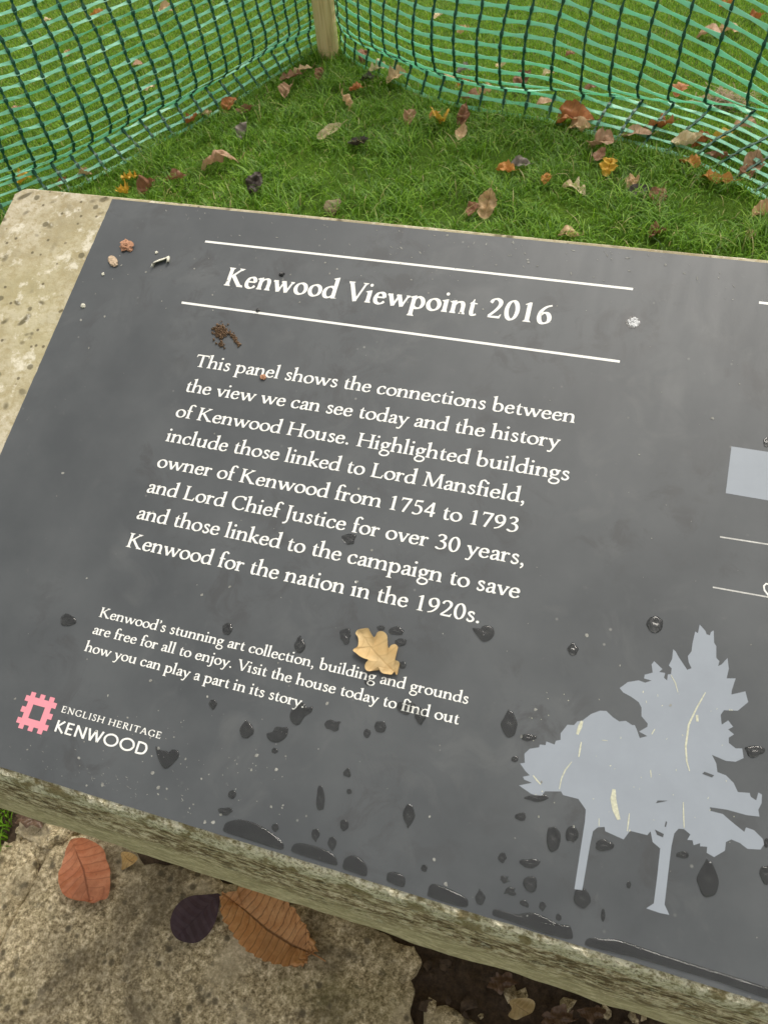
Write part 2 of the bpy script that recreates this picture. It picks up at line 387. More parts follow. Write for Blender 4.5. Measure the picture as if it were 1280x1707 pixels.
        l(18, 94, 56, 6, T); s((90, 94), (62, 22), (44, -24), (32, -46), (14, -50), w=th*1.3); dot(12, -47, 9)
        head(17, 97, 17, 20, T); head(92, 97, 18, 14, th); adv = 104
    elif c == '.': dot(24, 11, 13); adv = 56
    elif c == ',': dot(24, 11, 13); s((32, 10), (32, -6), (24, -22), (14, -30), w=th); adv = 56
    elif c == "'": dot(22, 158, 12); s((30, 158), (30, 144), (22, 128), (12, 120), w=th); adv = 44
    elif c == ' ': adv = 54
    elif c == 'K': stem(30, 8, 152); foot(30, 0, 26, 26); head(30, 160, 26, 26); l(36, 74, 112, 152, th*1.2); head(116, 160, 24, 22, th); l(58, 92, 128, 8, T); foot(138, 0, 28, 24, T); adv = 164
    elif c == 'V': l(22, 152, 80, 0, T); l(80, 0, 132, 152, th*1.2); head(20, 160, 22, 26, T); head(134, 160, 24, 20, th); adv = 146
    elif c == 'T': stem(76, 8, 156); foot(76, 0, 28, 28); l(10, 153, 142, 153, th*1.3); p((10, 158), (6, 122), (11, 122), (22, 146)); p((142, 158), (146, 122), (141, 122), (130, 146)); adv = 148
    elif c == 'H': stem(30, 8, 152); stem(140, 8, 152); [foot(x, 0, 26, 26) or head(x, 160, 26, 26) for x in (30, 140)]; l(30, 82, 140, 82, th); adv = 170
    elif c == 'I': stem(30, 8, 152); foot(30, 0, 26, 26); head(30, 160, 26, 26); adv = 62
    elif c == 'L': stem(30, 8, 152); foot(30, 0, 26, 26); head(30, 160, 26, 26); l(30, 5, 112, 5, th*1.2); p((112, 0), (120, 40), (115, 40), (98, 9)); adv = 126
    elif c == 'E':
        stem(30, 8, 152); foot(30, 0, 26, 26); head(30, 160, 26, 26); l(30, 5, 108, 5, th*1.2); l(30, 155, 104, 155, th*1.2); l(30, 84, 88, 84, th)
        p((108, 0), (116, 40), (111, 40), (94, 9)); p((104, 160), (107, 122), (102, 122), (92, 151)); p((86, 104), (91, 104), (91, 64), (86, 64)); adv = 124
    elif c == 'N': l(32, 6, 32, 156, th*1.2); l(30, 154, 136, 4, T); l(136, 0, 136, 156, th*1.2); foot(32, 0, 24, 24, th); head(24, 160, 24, 20, T*.5); head(136, 160, 24, 24, th); adv = 162
    elif c == 'M':
        l(34, 154, 26, 6, th*1.2); l(36, 154, 96, 10, T); l(96, 10, 152, 154, th*1.2); l(156, 154, 162, 8, T)
        foot(26, 0, 22, 22, th); foot(162, 0, 26, 26); head(30, 160, 24, 16, T); head(158, 160, 14, 26, T); adv = 190
    elif c in 'CG':
        s((130, 124), (116, 146), (84, 154), (40, 136), (20, 82), (38, 26), (84, 5), (116, 12), (136, 34)); p((128, 158), (134, 158), (135, 118), (129, 118), (120, 142)); adv = 148
        if c == 'G': stem(132, 8, 62); head(132, 68, 24, 20); adv = 156
    elif c == 'J': stem(34, 10, 152); head(34, 160, 26, 26); s((34, 20), (33, -12), (20, -36), (-4, -44), w=T*.7); adv = 66
    elif c == 'S':
        s((84, 128), (74, 148), (54, 155), (32, 144), (26, 120), (44, 94), (74, 72), (88, 42), (74, 12), (48, 4), (28, 12), (18, 36), w=T*.8)
        p((82, 158), (88, 158), (88, 118), (83, 118)); p((16, 0), (22, 0), (22, 44), (17, 44)); adv = 102
    elif c == 'R': stem(30, 8, 152); foot(30, 0, 26, 26); head(30, 160, 26, 26); s((30, 153), (62, 154), (90, 144), (98, 118), (86, 92), (58, 82), (30, 80)); l(62, 82, 120, 6, T); foot(130, 0, 22, 20, T*.5); adv = 140
    elif c == 'A': l(20, 6, 74, 158, th*1.2); l(76, 158, 132, 6, T); l(40, 56, 112, 56, th); foot(18, 0, 20, 24, th); foot(134, 0, 26, 22, T); adv = 152
    elif c == '0': s(*[(56+38*math.cos(a*math.pi/4), 77+74*math.sin(a*math.pi/4)) for a in range(8)], closed=True); adv = 112
    elif c == '1': stem(52, 10, 148); p((52+h2, 156), (52+h2, 120), (52-h2, 120), (52-h2, 136), (22, 132), (22, 138), (52, 156)); foot(52, 0, 28, 28); adv = 104
    elif c == '2': s((18, 118), (32, 144), (58, 152), (84, 136), (86, 106), (62, 62), (18, 10)); p((14, 0), (98, 0), (106, 34), (100, 34), (90, 18), (14, 14)); adv = 112
    elif c == '3': s((20, 132), (44, 153), (74, 146), (82, 120), (62, 94), (40, 84)); s((46, 88), (80, 76), (92, 46), (78, 14), (44, 3), (18, 14)); dot(18, 14, 9); adv = 112
    elif c == '4': l(76, 152, 14, 50, th*1.3); l(8, 46, 104, 46, T*.7); stem(76, 0, 156); adv = 112
    elif c == '5': p((34, 154), (96, 158), (92, 138), (34, 136)); l(37, 150, 30, 88, th); s((28, 88), (58, 94), (84, 76), (90, 44), (74, 12), (44, 2), (16, 12)); adv = 112
    elif c in '69':
        a = [(96, 150), (60, 134), (30, 98), (20, 52), (32, 14), (58, 4), (86, 20), (92, 52), (76, 82), (50, 86), (28, 68)]
        if c == '9': a = [(112 - x, 154 - y) for x, y in a]
        s(*a); adv = 112
    elif c == '7': p((14, 156), (102, 156), (100, 146), (90, 138), (24, 138), (16, 120), (11, 120)); l(94, 150, 42, 0, T*.85); adv = 108
    return adv, polys

def layout(text, T=21, th=9.5, sans=False, track=0):
    x = 0; out = []
    for ch in text:
        adv, polys = pen_glyph(ch, T, th, sans)
        for q in polys:
            out.append(tuple([q[0]] + [[Vector((v.x + x, v.y)) for v in part] for part in q[1:]]))
        x += adv + track
    return x, out
# ------------------------------------------------------------------ ground
def nz(x, y, z=0.0, s=1.0): return noise.noise(Vector((x * s, y * s, z)))
m = MT('lawn_soil', 0.95, 0.2)
gn = m.noise(3.5, 8, 0.7)
m.color(m.ramp(gn, [(0.3, (0.05, 0.085, 0.010)), (0.5, (0.085, 0.165, 0.012)), (0.75, (0.14, 0.24, 0.02))]))
m.bump(m.noise(40, 8, 0.8), 1.0, 0.02)
GV = [(-300, -300, -0.03), (300, -300, -0.03), (300, 300, -0.03), (-300, 300, -0.03)]
g = mesh_obj('ground', GV, [(0, 1, 2, 3)], m.m); g['kind'] = 'structure'
def lawn_z(x, y): return 0.018 * nz(x, y, 3, 1.4) + 0.006 * nz(x, y, 9, 6)
def sheet(name, x0, x1, y0, y1, nx, ny, zf, mat):
    V = []; F = []
    for j in range(ny + 1):
        for i in range(nx + 1):
            x = x0 + (x1 - x0) * i / nx; y = y0 + (y1 - y0) * j / ny
            V.append((x, y, zf(x, y)))
    for j in range(ny):
        for i in range(nx):
            a = j * (nx + 1) + i; F.append((a, a + 1, a + nx + 2, a + nx + 1))
    return mesh_obj(name, V, F, mat, smooth=True)
lw = sheet('lawn', -30, 30, -0.34, 60, 120, 120, lambda x, y: lawn_z(x, y) - 0.006, m.m); lw['kind'] = 'structure'
sp = sheet('soil', -1.2, 1.6, -1.0, -0.25, 560, 150, lambda x, y: -0.018 + 0.012 * nz(x, y, 1, 16) + 0.009 * nz(x, y, 5, 48) + 0.004 * nz(x, y, 7, 120), M_SOIL); sp['kind'] = 'structure'

# ------------------------------------------------------------------ grass
def grass(name, pts, hmin, hmax, wid, lean, seed, nseg=3, tint_shift=0.0):
    rs = np.random.RandomState(seed)
    N = len(pts)
    ang = rs.uniform(0, 2 * np.pi, N); h = rs.uniform(hmin, hmax, N) * pts[:, 3]
    ln = rs.uniform(0.2, 1.0, N) * lean * h
    dx, dy = np.cos(ang), np.sin(ang)
    fa = ang + np.pi / 2 + rs.uniform(-.5, .5, N)
    wx, wy = np.cos(fa) * wid / 2, np.sin(fa) * wid / 2
    wsc = rs.uniform(0.6, 1.3, N)
    V = np.zeros((N, 2 * nseg + 1, 3), dtype=np.float32)
    for k in range(nseg + 1):
        t = k / nseg
        cx = pts[:, 0] + dx * ln * t ** 1.8; cy = pts[:, 1] + dy * ln * t ** 1.8
        cz = pts[:, 2] + h * (t - 0.28 * lean * t ** 2.5)
        if k < nseg:
            ww = wsc * (1 - 0.55 * t)
            V[:, 2*k, 0] = cx - wx*ww; V[:, 2*k, 1] = cy - wy*ww; V[:, 2*k, 2] = cz
            V[:, 2*k+1, 0] = cx + wx*ww; V[:, 2*k+1, 1] = cy + wy*ww; V[:, 2*k+1, 2] = cz
        else:
            V[:, 2*k, 0] = cx; V[:, 2*k, 1] = cy; V[:, 2*k, 2] = cz
    nv = 2 * nseg + 1
    base = (np.arange(N) * nv)[:, None]
    loops = []; starts = []; tot = []
    per = []
    for k in range(nseg - 1): per.append([2*k, 2*k+1, 2*k+3, 2*k+2])
    per.append([2*nseg-2, 2*nseg-1, 2*nseg])
    flat = np.concatenate([np.array(p) for p in per])
    L = (base + flat[None, :]).ravel().astype(np.int32)
    sizes = np.tile(np.array([len(p) for p in per], dtype=np.int32), N)
    st = np.concatenate([[0], np.cumsum(sizes)[:-1]]).astype(np.int32)
    me = bpy.data.meshes.new(name)
    me.vertices.add(N * nv); me.vertices.foreach_set('co', V.ravel())
    me.loops.add(len(L)); me.loops.foreach_set('vertex_index', L)
    me.polygons.add(len(sizes)); me.polygons.foreach_set('loop_start', st); me.polygons.foreach_set('loop_total', sizes)
    me.update(calc_edges=True); me.validate()
    at = me.color_attributes.new('tint', 'FLOAT_COLOR', 'POINT')
    tint = np.clip(rs.normal(0.45 + tint_shift, 0.2, N), 0.0, 0.88)
    dead = rs.rand(N) < 0.035; tint[dead] = rs.uniform(0.93, 1.0, dead.sum())
    c = np.ones((N, nv, 4), dtype=np.float32); c[:, :, :3] = tint[:, None, None]
    at.data.foreach_set('color', c.ravel())
    me.materials.append(M_GRASS)
    o = bpy.data.objects.new(name, me); COL.objects.link(o); o['kind'] = 'stuff'
    return o
def scatter(n, x0, x1, y0, y1, seed, keep, clump=0.0):
    rs = np.random.RandomState(seed); out = []
    X = rs.uniform(x0, x1, n); Y = rs.uniform(y0, y1, n)
    for x, y in zip(X, Y):
        k = keep(x, y)
        if k <= 0: continue
        c = 1.0
        if clump:
            c = 0.75 + clump * nz(x, y, 2, 7) + 0.5 * clump * nz(x, y, 4, 19)
            if c < 0.3: c = 0.3
        if k < 1 and rs.rand() > k: continue
        out.append((x, y, lawn_z(x, y) - 0.004, c))
    return np.array(out, dtype=np.float32)
STAKE = gnd(548, 88); STAKE.z = 0
NETR = [STAKE + Vector((0.035, 0.06, 0)), STAKE + Vector((0.10, -0.04, 0))] + [gnd(*p) for p in ((640, 128), (740, 170), (890, 200), (1105, 252), (1230, 315), (1380, 390), (1700, 560))]
NETL = [STAKE + Vector((-0.035, 0.06, 0)), STAKE + Vector((-0.085, -0.06, 0))] + [gnd(*p) for p in ((462, 128), (380, 180), (260, 242), (107, 322), (-60, 395), (-400, 560))]
def inside(x, y):
    # signed side test against the net lines: True on the lectern's side
    def side(L):
        for a, b in zip(L[:-1], L[1:]):
            lo, hi = sorted((a.y, b.y))
            if lo <= y <= hi:
                t = (y - a.y) / (b.y - a.y + 1e-9); return a.x + (b.x - a.x) * t
        return None
    def sidex(L):
        for a, b in zip(L[:-1], L[1:]):
            lo, hi = sorted((a.x, b.x))
            if lo <= x <= hi:
                t = (x - a.x) / (b.x - a.x + 1e-9); return a.y + (b.y - a.y) * t
        return None
    xl = side(NETL); yr = sidex(NETR)
    if x < STAKE.x: return xl is not None and x > xl
    return yr is not None and y < yr
near = scatter(115000, -2.0, 1.6, 0.75, 2.75, 1, lambda x, y: min(1.0, max(0.25, 0.75 + 1.2 * nz(x, y, 12, 5))) if inside(x, y) else 0.0, 0.9)
grass('long_grass', near, 0.024, 0.078, 0.0034, 1.4, 5, 3, -0.02)
def edge_keep(x, y): 
    return 0.0 if inside(x, y) else 1.0
far = scatter(420000, -4.2, 2.3, 1.1, 4.6, 2, edge_keep, 0.25)
grass('mown_grass', far, 0.012, 0.034, 0.0034, 1.0, 6, 2, 0.2)
far2 = scatter(60000, -9, 9, 0.8, 12, 3, lambda x, y: 0.0 if (-4.2 < x < 2.3 and y < 4.6) else 1.0)
grass('distant_grass', far2, 0.02, 0.04, 0.012, 0.8, 8, 2, 0.12)
fl = scatter(5200, -0.85, -0.335, -0.62, -0.30, 4, lambda x, y: 1.0 if x < -0.365 + 0.25 * (-0.46 - y) else 0.0, 0.3)
grass('grass_tuft_by_paving', fl, 0.03, 0.07, 0.0034, 0.9, 9, 3)
# uncut blades standing up along the foot of the net
rim = []
for L in (NETL, NETR):
    for a, b in zip(L[:-1], L[1:]):
        for _ in range(int((b - a).length * 1700)):
            t = rnd.random(); p = a.lerp(b, t); p += Vector((rnd.gauss(0, .035), rnd.gauss(0, .035), 0))
            rim.append((p.x, p.y, lawn_z(p.x, p.y) - 0.004, rnd.uniform(0.6, 1.2)))
grass('uncut_grass_along_net', np.array(rim, dtype=np.float32), 0.02, 0.055, 0.003, 0.9, 11, 3)

# ------------------------------------------------------------------ plastic net fence
def polyline(P, step):
    """resample a smooth path at equal steps"""
    pts = []
    N = len(P)
    for i in range(N - 1):
        a = P[i-1] if i else P[0]*2 - P[1]; b, c = P[i], P[i+1]; d = P[i+2] if i + 2 < N else P[i+1]*2 - P[i]
        for k in range(24):
            t = k / 24
            pts.append(0.5*((2*b) + (c-a)*t + (2*a-5*b+4*c-d)*t*t + (3*b-a-3*c+d)*t*t*t))
    pts.append(P[-1])
    out = [pts[0]]; acc = 0
    for a, b in zip(pts[:-1], pts[1:]):
        seg = (b - a).length
        while acc + seg >= step:
            a = a.lerp(b, (step - acc) / seg); seg = (b - a).length; acc = 0; out.append(a.copy())
        acc += seg
    return out
def net(parent, base, toward, pa, ph, crease_d, bulge, nrows, seed, lean, wid, twist):
    """base: ground path; toward(p) gives the unit direction to the lectern side; pa, ph: strand pitches"""
    r2 = random.Random(seed)
    fine = 4
    path = polyline(base, pa / fine)
    na = len(path)
    path = [Vector((p.x, p.y, lawn_z(p.x, p.y))) for p in path]
    def profile(a):
        """points (d, z) at every quarter cell up the net"""
        w1 = nz(a * 0.9, 0, seed, 1.0); w2 = nz(a * 2.3, 5, seed, 1.0)
        cd_ = crease_d(a) * (1 + 0.12 * w2)
        K = [Vector((0.0, 0.008, 0)), Vector((-cd_ * 0.5, 0.045, 0)), Vector((-cd_, 0.082 + 0.010 * w2, 0)),
             Vector((-cd_ + bulge * 0.6, 0.098 + 0.010 * w2, 0)), Vector((-cd_ + bulge, 0.135, 0)),
             Vector((-cd_ * 0.95 + bulge * 0.9 + 0.02 * w2, 0.24, 0)), Vector((-cd_ * 0.9 + 0.02 * w1, 0.48, 0)), Vector((-cd_ * 0.8 + lean + 0.03 * w2, 0.80, 0)), Vector((-cd_ * 0.7 + lean * 1.4, 1.15, 0))]
        return polyline(K, ph / 2)
    grid = []; 
    for i, p in enumerate(path):
        q0 = path[max(i-1, 0)]; q1 = path[min(i+1, na-1)]
        tan = (q1 - q0); tan.z = 0; tan.normalize()
        nrm = Vector((-tan.y, tan.x, 0))
        if nrm.dot(toward) < 0: nrm = -nrm
        edge = min(1.0, i * pa / fine / 0.45)            # held tight by the stake
        pr = profile(i * pa / fine)
        col = []
        for k in range(nrows * 2 + 1):
            c = pr[min(k, len(pr) - 1)]
            col.append(p + nrm * (c.x * (0.25 + 0.75 * edge)) + Vector((0, 0, c.y)) + tan * (0.012 * nz(i * 0.08, k * 0.15, seed)))
        grid.append(col)
    def normal(i, k):
        a = grid[min(i+1, na-1)][k] - grid[max(i-1, 0)][k]
        b = grid[i][min(k+1, nrows*2)] - grid[i][max(k-1, 0)]
        n = a.cross(b); n.normalize(); return n
    # horizontal strands: flat ribbons, wide where they meet the uprights
    for row in range(nrows + 1):
        k = row * 2; V = []; F = []
        for i in range(na):
            ph_ = (i % fine) / fine
            node = abs(math.cos(math.pi * ph_))
            wd = wid * (0.55 + 0.45 * node ** 3) * (1 + 0.25 * nz(i * 0.3, row * 2.1, seed + 7))
            up = grid[i][min(k+1, nrows*2)] - grid[i][max(k-1, 0)]; up.normalize()
            n = normal(i, k)
            tw = twist * (nz(i * 0.05, row * 0.9, seed + 2) + 0.8 * nz(i * 0.4, row * 1.7, seed + 5))
            up = (up + n * tw).normalized()
            P = grid[i][k]
            V += [P - up * wd - n * .0008, P + up * wd - n * .0008, P + up * wd + n * .0008, P - up * wd + n * .0008]
            if i:
                b = 4 * i; a = b - 4
                for s0 in range(4): F.append((a + s0, a + (s0+1) % 4, b + (s0+1) % 4, b + s0))
        F += [(3, 2, 1, 0), (4*na-4, 4*na-3, 4*na-2, 4*na-1)]
        mesh_obj('horizontal_strand', V, F, M_NETL, parent, smooth=False)
    for i in range(0, na, fine):
        V = []; F = []; t = nrows * 2
        for k in range(t + 1):
            node = 1.0 if k % 2 == 0 else 0.0
            wd = 0.0026 + 0.0042 * node * (0.7 + 0.6 * abs(nz(i * 1.3, k * 0.9, seed)))
            al = grid[min(i+1, na-1)][k] - grid[max(i-1, 0)][k]; al.normalize(); n = normal(i, k)
            P = grid[i][k] + al * 0.0022 * nz(i * 2.1, k * 0.8, seed + 4); q = 0.0018 + 0.0024 * node
            V += [P - al*wd - n*q, P + al*wd - n*q, P + al*wd + n*q, P - al*wd + n*q]
            if k:
                b = 4*k; a = b - 4
                for s0 in range(4): F.append((a + s0, a + (s0+1) % 4, b + (s0+1) % 4, b + s0))
        F += [(3, 2, 1, 0), (4*t, 4*t+1, 4*t+2, 4*t+3)]
        mesh_obj('vertical_strand', V, F, M_NETD, parent, smooth=False)
fence = empty('plastic_mesh_fence', (0, 0, 0))
tag(fence, 'green plastic barrier netting slung in a corner round a wooden stake behind the lectern', 'fence')
netl = empty('net'); netl.parent = fence; netl['label'] = 'left run of green netting, its folds in shade'
netr = empty('net'); netr.parent = fence; netr['label'] = 'right run of green netting with a folded flap along its foot'
net(netl, NETL, Vector((1, 0.2, 0)), 0.078, 0.030, lambda a: 0.03 + 0.04 * min(1, a), 0.055, 34, 3, -0.05, 0.0068, 1.3)
net(netr, NETR, Vector((-0.3, -1, 0)), 0.090, 0.038, lambda a: 0.03 + 0.40 * min(1.1, max(0, a - 1.1)), 0.06, 28, 8, -0.04, 0.0084, 0.5)
V = []; F = []; NS = 14
for k in range(24):
    z = -0.05 + 1.2 * k / 23
    for j in range(NS):
        a = 2 * math.pi * j / NS; rr = 0.046 + 0.003 * nz(math.cos(a), math.sin(a), z * 3)
        V.append((STAKE.x + rr * math.cos(a), STAKE.y + rr * math.sin(a), z))
    if k:
        for j in range(NS): F.append(((k-1)*NS + j, (k-1)*NS + (j+1) % NS, k*NS + (j+1) % NS, k*NS + j))
F.append(tuple(range(23*NS, 24*NS)))
stk = mesh_obj('stake', V, F, M_WOOD, fence, smooth=False)
sv = [(STAKE.x + a, STAKE.y - 0.050 + b, 0.30 + c) for a, b, c in ((-.012, 0, 0), (.012, 0, 0), (.012, 0, .006), (-.012, 0, .006), (-.012, .012, 0), (.012, .012, 0), (.012, .012, .006), (-.012, .012, .006))]
mesh_obj('staple', sv, [(0, 1, 2, 3), (5, 4, 7, 6), (0, 4, 5, 1), (3, 2, 6, 7), (0, 3, 7, 4), (1, 5, 6, 2)], plain('dull_steel', (0.3, 0.3, 0.3), 0.4), fence)

# ------------------------------------------------------------------ paving in front of the lectern
def ringmesh(outline, zf, bottom, rings=30, centre=None):
    """solid whose top is spanned by rings between an outline and its centre"""
    n = len(outline)
    cx = centre or (sum(p[0] for p in outline) / n, sum(p[1] for p in outline) / n)
    V = []; F = []
    for k in range(rings):
        t = 1 - k / rings
        for p in outline:
            x = cx[0] + (p[0] - cx[0]) * t; y = cx[1] + (p[1] - cx[1]) * t
            V.append((x, y, zf(x, y, t)))
    V.append((cx[0], cx[1], zf(cx[0], cx[1], 0)))
    for k in range(rings - 1):
        for j in range(n):
            F.append((k*n + j, k*n + (j+1) % n, (k+1)*n + (j+1) % n, (k+1)*n + j))
    for j in range(n): F.append(((rings-1)*n + j, (rings-1)*n + (j+1) % n, rings*n))
    b0 = len(V)
    for p in outline: V.append((p[0], p[1], bottom))
    for j in range(n): F.append((j, b0 + j, b0 + (j+1) % n, (j+1) % n))
    return V, F
def dense(poly, step, jit, seed=0):
    out = []
    n = len(poly)
    for i in range(n):
        a = Vector(poly[i]).to_2d(); b = Vector(poly[(i+1) % n]).to_2d()
        m_ = max(1, int((b - a).length / step))
        for k in range(m_):
            p = a.lerp(b, k / m_)
            out.append((p.x + jit * nz(p.x, p.y, seed, 25) + jit * .6 * nz(p.x, p.y, seed + 4, 70), p.y + jit * nz(p.x, p.y, seed + 9, 25) + jit * .6 * nz(p.x, p.y, seed + 5, 70)))
    return out
paving = empty('stone_paving'); paving['kind'] = 'structure'
def slab(poly, top, rings=45, step=0.008, amp=1.0, seed=0, name='paving_stone', mat=None, jit=0.006):
    ol = dense(poly, step, jit, seed)
    def zf(x, y, t):
        e = 0.006 * max(0, (t - 0.9) / 0.1) ** 2
        return top - e + amp * (0.0030 * nz(x, y, seed, 22) + 0.0022 * nz(x, y, seed + 1, 60) + 0.0012 * nz(x, y, seed + 2, 160))
    V, F = ringmesh(ol, zf, -0.06, rings)
    return mesh_obj(name, V, F, mat or M_PAVE, paving, smooth=True)
G = lambda px, py: tuple(gnd(px, py).to_2d())
slab([G(92, 1400), G(150, 1385), G(215, 1405), G(240, 1440), G(330, 1445), G(400, 1478), G(480, 1490), G(600, 1535), G(640, 1560), G(690, 1578), G(704, 1605), G(684, 1628), G(690, 1655), G(682, 1690), G(702, 1760), G(690, 2150), G(60, 2150), G(-150, 1850), G(8, 1560), G(40, 1500)], 0.004, 90, 0.006, 1.2, 1)
slab([G(704, 1684), G(740, 1676), G(785, 1700), G(850, 1722), G(1500, 1900), G(1500, 2300), G(715, 2150)], -0.002, 30, 0.01, 1, 5)
slab([G(-10, 1410), G(48, 1398), G(62, 1420), G(58, 1470), G(28, 1520), G(0, 1568), G(-120, 1700), G(-200, 1560)], 0.002, 30, 0.005, 2.2, 9)
slab([G(30, 1368), G(60, 1348), G(100, 1352), G(132, 1378), G(112, 1402), G(66, 1414), G(38, 1392)], 0.008, 16, 0.004, 3.0, 12, mat=M_PAVE, jit=0.008)
for k in range(60):       # broken stones and rubble along the joint and under the slab
    if k < 8: c = gnd(rnd.uniform(0, 110), rnd.uniform(1370, 1420))
    else: c = gnd(rnd.uniform(700, 1150), rnd.uniform(1600, 1740))
    rr = rnd.uniform(0.005, 0.018) if k < 8 else rnd.uniform(0.004, 0.011)
    me_V = []; 
    bm = bmesh.new(); [bm.verts.new((rnd.gauss(0, rr * .6), rnd.gauss(0, rr * .5), rnd.gauss(0, rr * .28))) for _ in range(22)]
    hull = bmesh.ops.convex_hull(bm, input=bm.verts)
    bmesh.ops.delete(bm, geom=[v for v in bm.verts if not v.link_faces], context='VERTS')
    me = bpy.data.meshes.new('rubble'); bm.to_mesh(me); bm.free(); me.materials.append(M_PAVE if (k < 8 or k % 4 == 0) else M_SOIL)
    o = bpy.data.objects.new('rubble', me); COL.objects.link(o); o.location = (c.x, c.y, -0.008 + rr * .2); o.rotation_euler = (rnd.uniform(-.4, .4), rnd.uniform(-.4, .4), rnd.uniform(0, 6)); o.parent = paving

# ------------------------------------------------------------------ the lectern
lectern = empty('information_lectern', (0.4, -0.2, 0))
tag(lectern, 'sloping stone lectern with a dark grey interpretation panel titled Kenwood Viewpoint 2016', 'information board')
VB = -0.5214; UL = -0.2430; UR = 1.55; NT = -0.0012
c20, s20 = math.cos(TILT), math.sin(TILT)
def yz(v, n): q = pw(0, v, n); return (q.y, q.z)
front = yz(VB - 0.0075, NT - 0.008)
back = yz(0.0475, NT - 0.004)
FH = 0.15
prof = [(back[0], back[1] - 0.11, 0), (back[0] + .001, back[1] - 0.02, 0), (back[0], back[1], 1), yz(0.0460, NT - 0.0008) + (1,), yz(0.044, NT) + (2,)]
for k in range(1, 26): prof.append(yz(0.044 + (VB + 0.002 - 0.044) * k / 26, NT) + (2,))
prof += [yz(VB + 0.002, NT) + (1,), yz(VB - 0.0015, NT - 0.0008) + (1,), yz(VB - 0.0045, NT - 0.0030) + (1,), front + (1,)]
for k in range(1, 13): prof.append((front[0] - 0.003 * math.sin(math.pi * k / 12), front[1] - FH * k / 12 + (0.0), 3))
prof += [(front[0] + 0.008, front[1] - FH - 0.006, 3), (front[0] + 0.12, front[1] - FH - 0.008, 3), (back[0] - 0.1, back[1] - 0.112, 0)]
xs = [UL + (UR - UL) * (i / 420) for i in range(421)]
def chip(x, y, z, w):
    d_ = Vector((0, 0, 0))
    a = noise.noise(Vector((x * 60, y * 40, z * 40))); b = noise.noise(Vector((x * 190, y * 120, z * 120 + 5)))
    if w == 1: return Vector((0, -0.0018 * a - 0.0014 * b, 0.0008 * a - .0006 + 0.0009 * b))
    if w == 3: return Vector((0, -0.0016 * noise.noise(Vector((x * 14, y * 90, z * 110))) - 0.0012 * noise.noise(Vector((x * 40, 3, z * 260))), 0))
    if w == 2: return Vector((0, 0, 0.00025 * a))
    return Vector((0, 0.002 * a, 0))
ox, oy, oz = lectern.location
V = []; F = []; MI = []
NPR = len(prof)
for i, x in enumerate(xs):
    e = max(0.0, 1 - (x - UL) / 0.014)
    rd = 0.014 * (1 - math.sqrt(max(0, 1 - e * e))) if e > 0 else 0
    for (y, z, w_) in prof:
        dd = chip(x, y, z, w_)
        yy = y
        if y > back[0] - 0.05: yy = y - rd                        # the rounded back-left corner
        if w_ in (2, 1) and x < UL + 0.006 and w_ == 2: dd.z -= 0.0025 * (1 - (x - UL) / 0.006)
        V.append((x + (0.0012 * nz(y * 30, z * 30, 2) if i == 0 else 0) - ox, yy + dd.y - oy, z + dd.z - oz))
for i in range(len(xs) - 1):
    for j in range(NPR):
        jn = (j + 1) % NPR
        F.append((i*NPR + j, i*NPR + jn, (i+1)*NPR + jn, (i+1)*NPR + j))
        wj = max(prof[j][2], 0); wn = prof[jn][2]
        MI.append(2 if (wj == 3 or (wn == 3 and wj == 3)) else (1 if wj == 1 and j > 10 else 0))
F.append(tuple(range(NPR))[::-1]); MI.append(2)
F.append(tuple((len(xs)-1)*NPR + j for j in range(NPR))); MI.append(2)
slab_o = mesh_obj('stone_slab', V, F, M_TOP, lectern)
slab_o.data.materials.append(M_EDGE); slab_o.data.materials.append(M_FACE)
slab_o.data.polygons.foreach_set('material_index', MI)
bmx = bmesh.new(); bmx.from_mesh(slab_o.data); bmesh.ops.recalc_face_normals(bmx, faces=bmx.faces); bmx.to_mesh(slab_o.data); bmx.free()
def box(x0, x1, y0, y1, z0, z1):
    return [(x0, y0, z0), (x1, y0, z0), (x1, y1, z0), (x0, y1, z0), (x0, y0, z1), (x1, y0, z1), (x1, y1, z1), (x0, y1, z1)], [(0, 3, 2, 1), (4, 5, 6, 7), (0, 1, 5, 4), (1, 2, 6, 5), (2, 3, 7, 6), (3, 0, 4, 7)]
# plinth wedge under the slab, set back out of the camera's sight
bV = []
for x in (UL + 0.12, UR - 0.12):
    bV += [(x - ox, -0.40 - oy, -0.05 - oz), (x - ox, -0.06 - oy, -0.05 - oz), (x - ox, -0.06 - oy, back[1] - 0.135 - oz), (x - ox, -0.40 - oy, front[1] - FH - 0.004 - oz)]
mesh_obj('plinth', bV, [(0, 1, 2, 3)[::-1], (4, 5, 6, 7), (0, 4, 7, 3), (1, 2, 6, 5), (3, 7, 6, 2), (0, 1, 5, 4)], M_FACE, lectern)

# the panel: its frame of reference lies in the tilted top
panel_m = Matrix.Translation(-Vector(lectern.location)) @ PM
PU0, PV0 = -0.1246, 0.0410
V = []; F = []
nu, nv_ = 200, 2
top = []; bot = []
def pedge(u, v): return 0.0004 * nz(u * 90, v * 90, 4) + 0.0008 * max(0, nz(u * 30, v * 30, 8) - 0.35)
loop = []
for k in range(220): u = PU0 + (1.48 - PU0) * k / 220; loop.append((u, VB + abs(pedge(u, 0))))
for k in range(10): loop.append((1.48, VB + (PV0 - VB) * k / 10))
for k in range(220): u = 1.48 - (1.48 - PU0) * k / 220; loop.append((u, PV0 - abs(pedge(u, 3))))
for k in range(90): v = PV0 - (PV0 - VB) * k / 90; loop.append((PU0 + 2.2 * abs(pedge(7, v)), v))
n_ = len(loop)
V = [(u, v, 0.0) for u, v in loop] + [(u, v, -0.004) for u, v in loop]
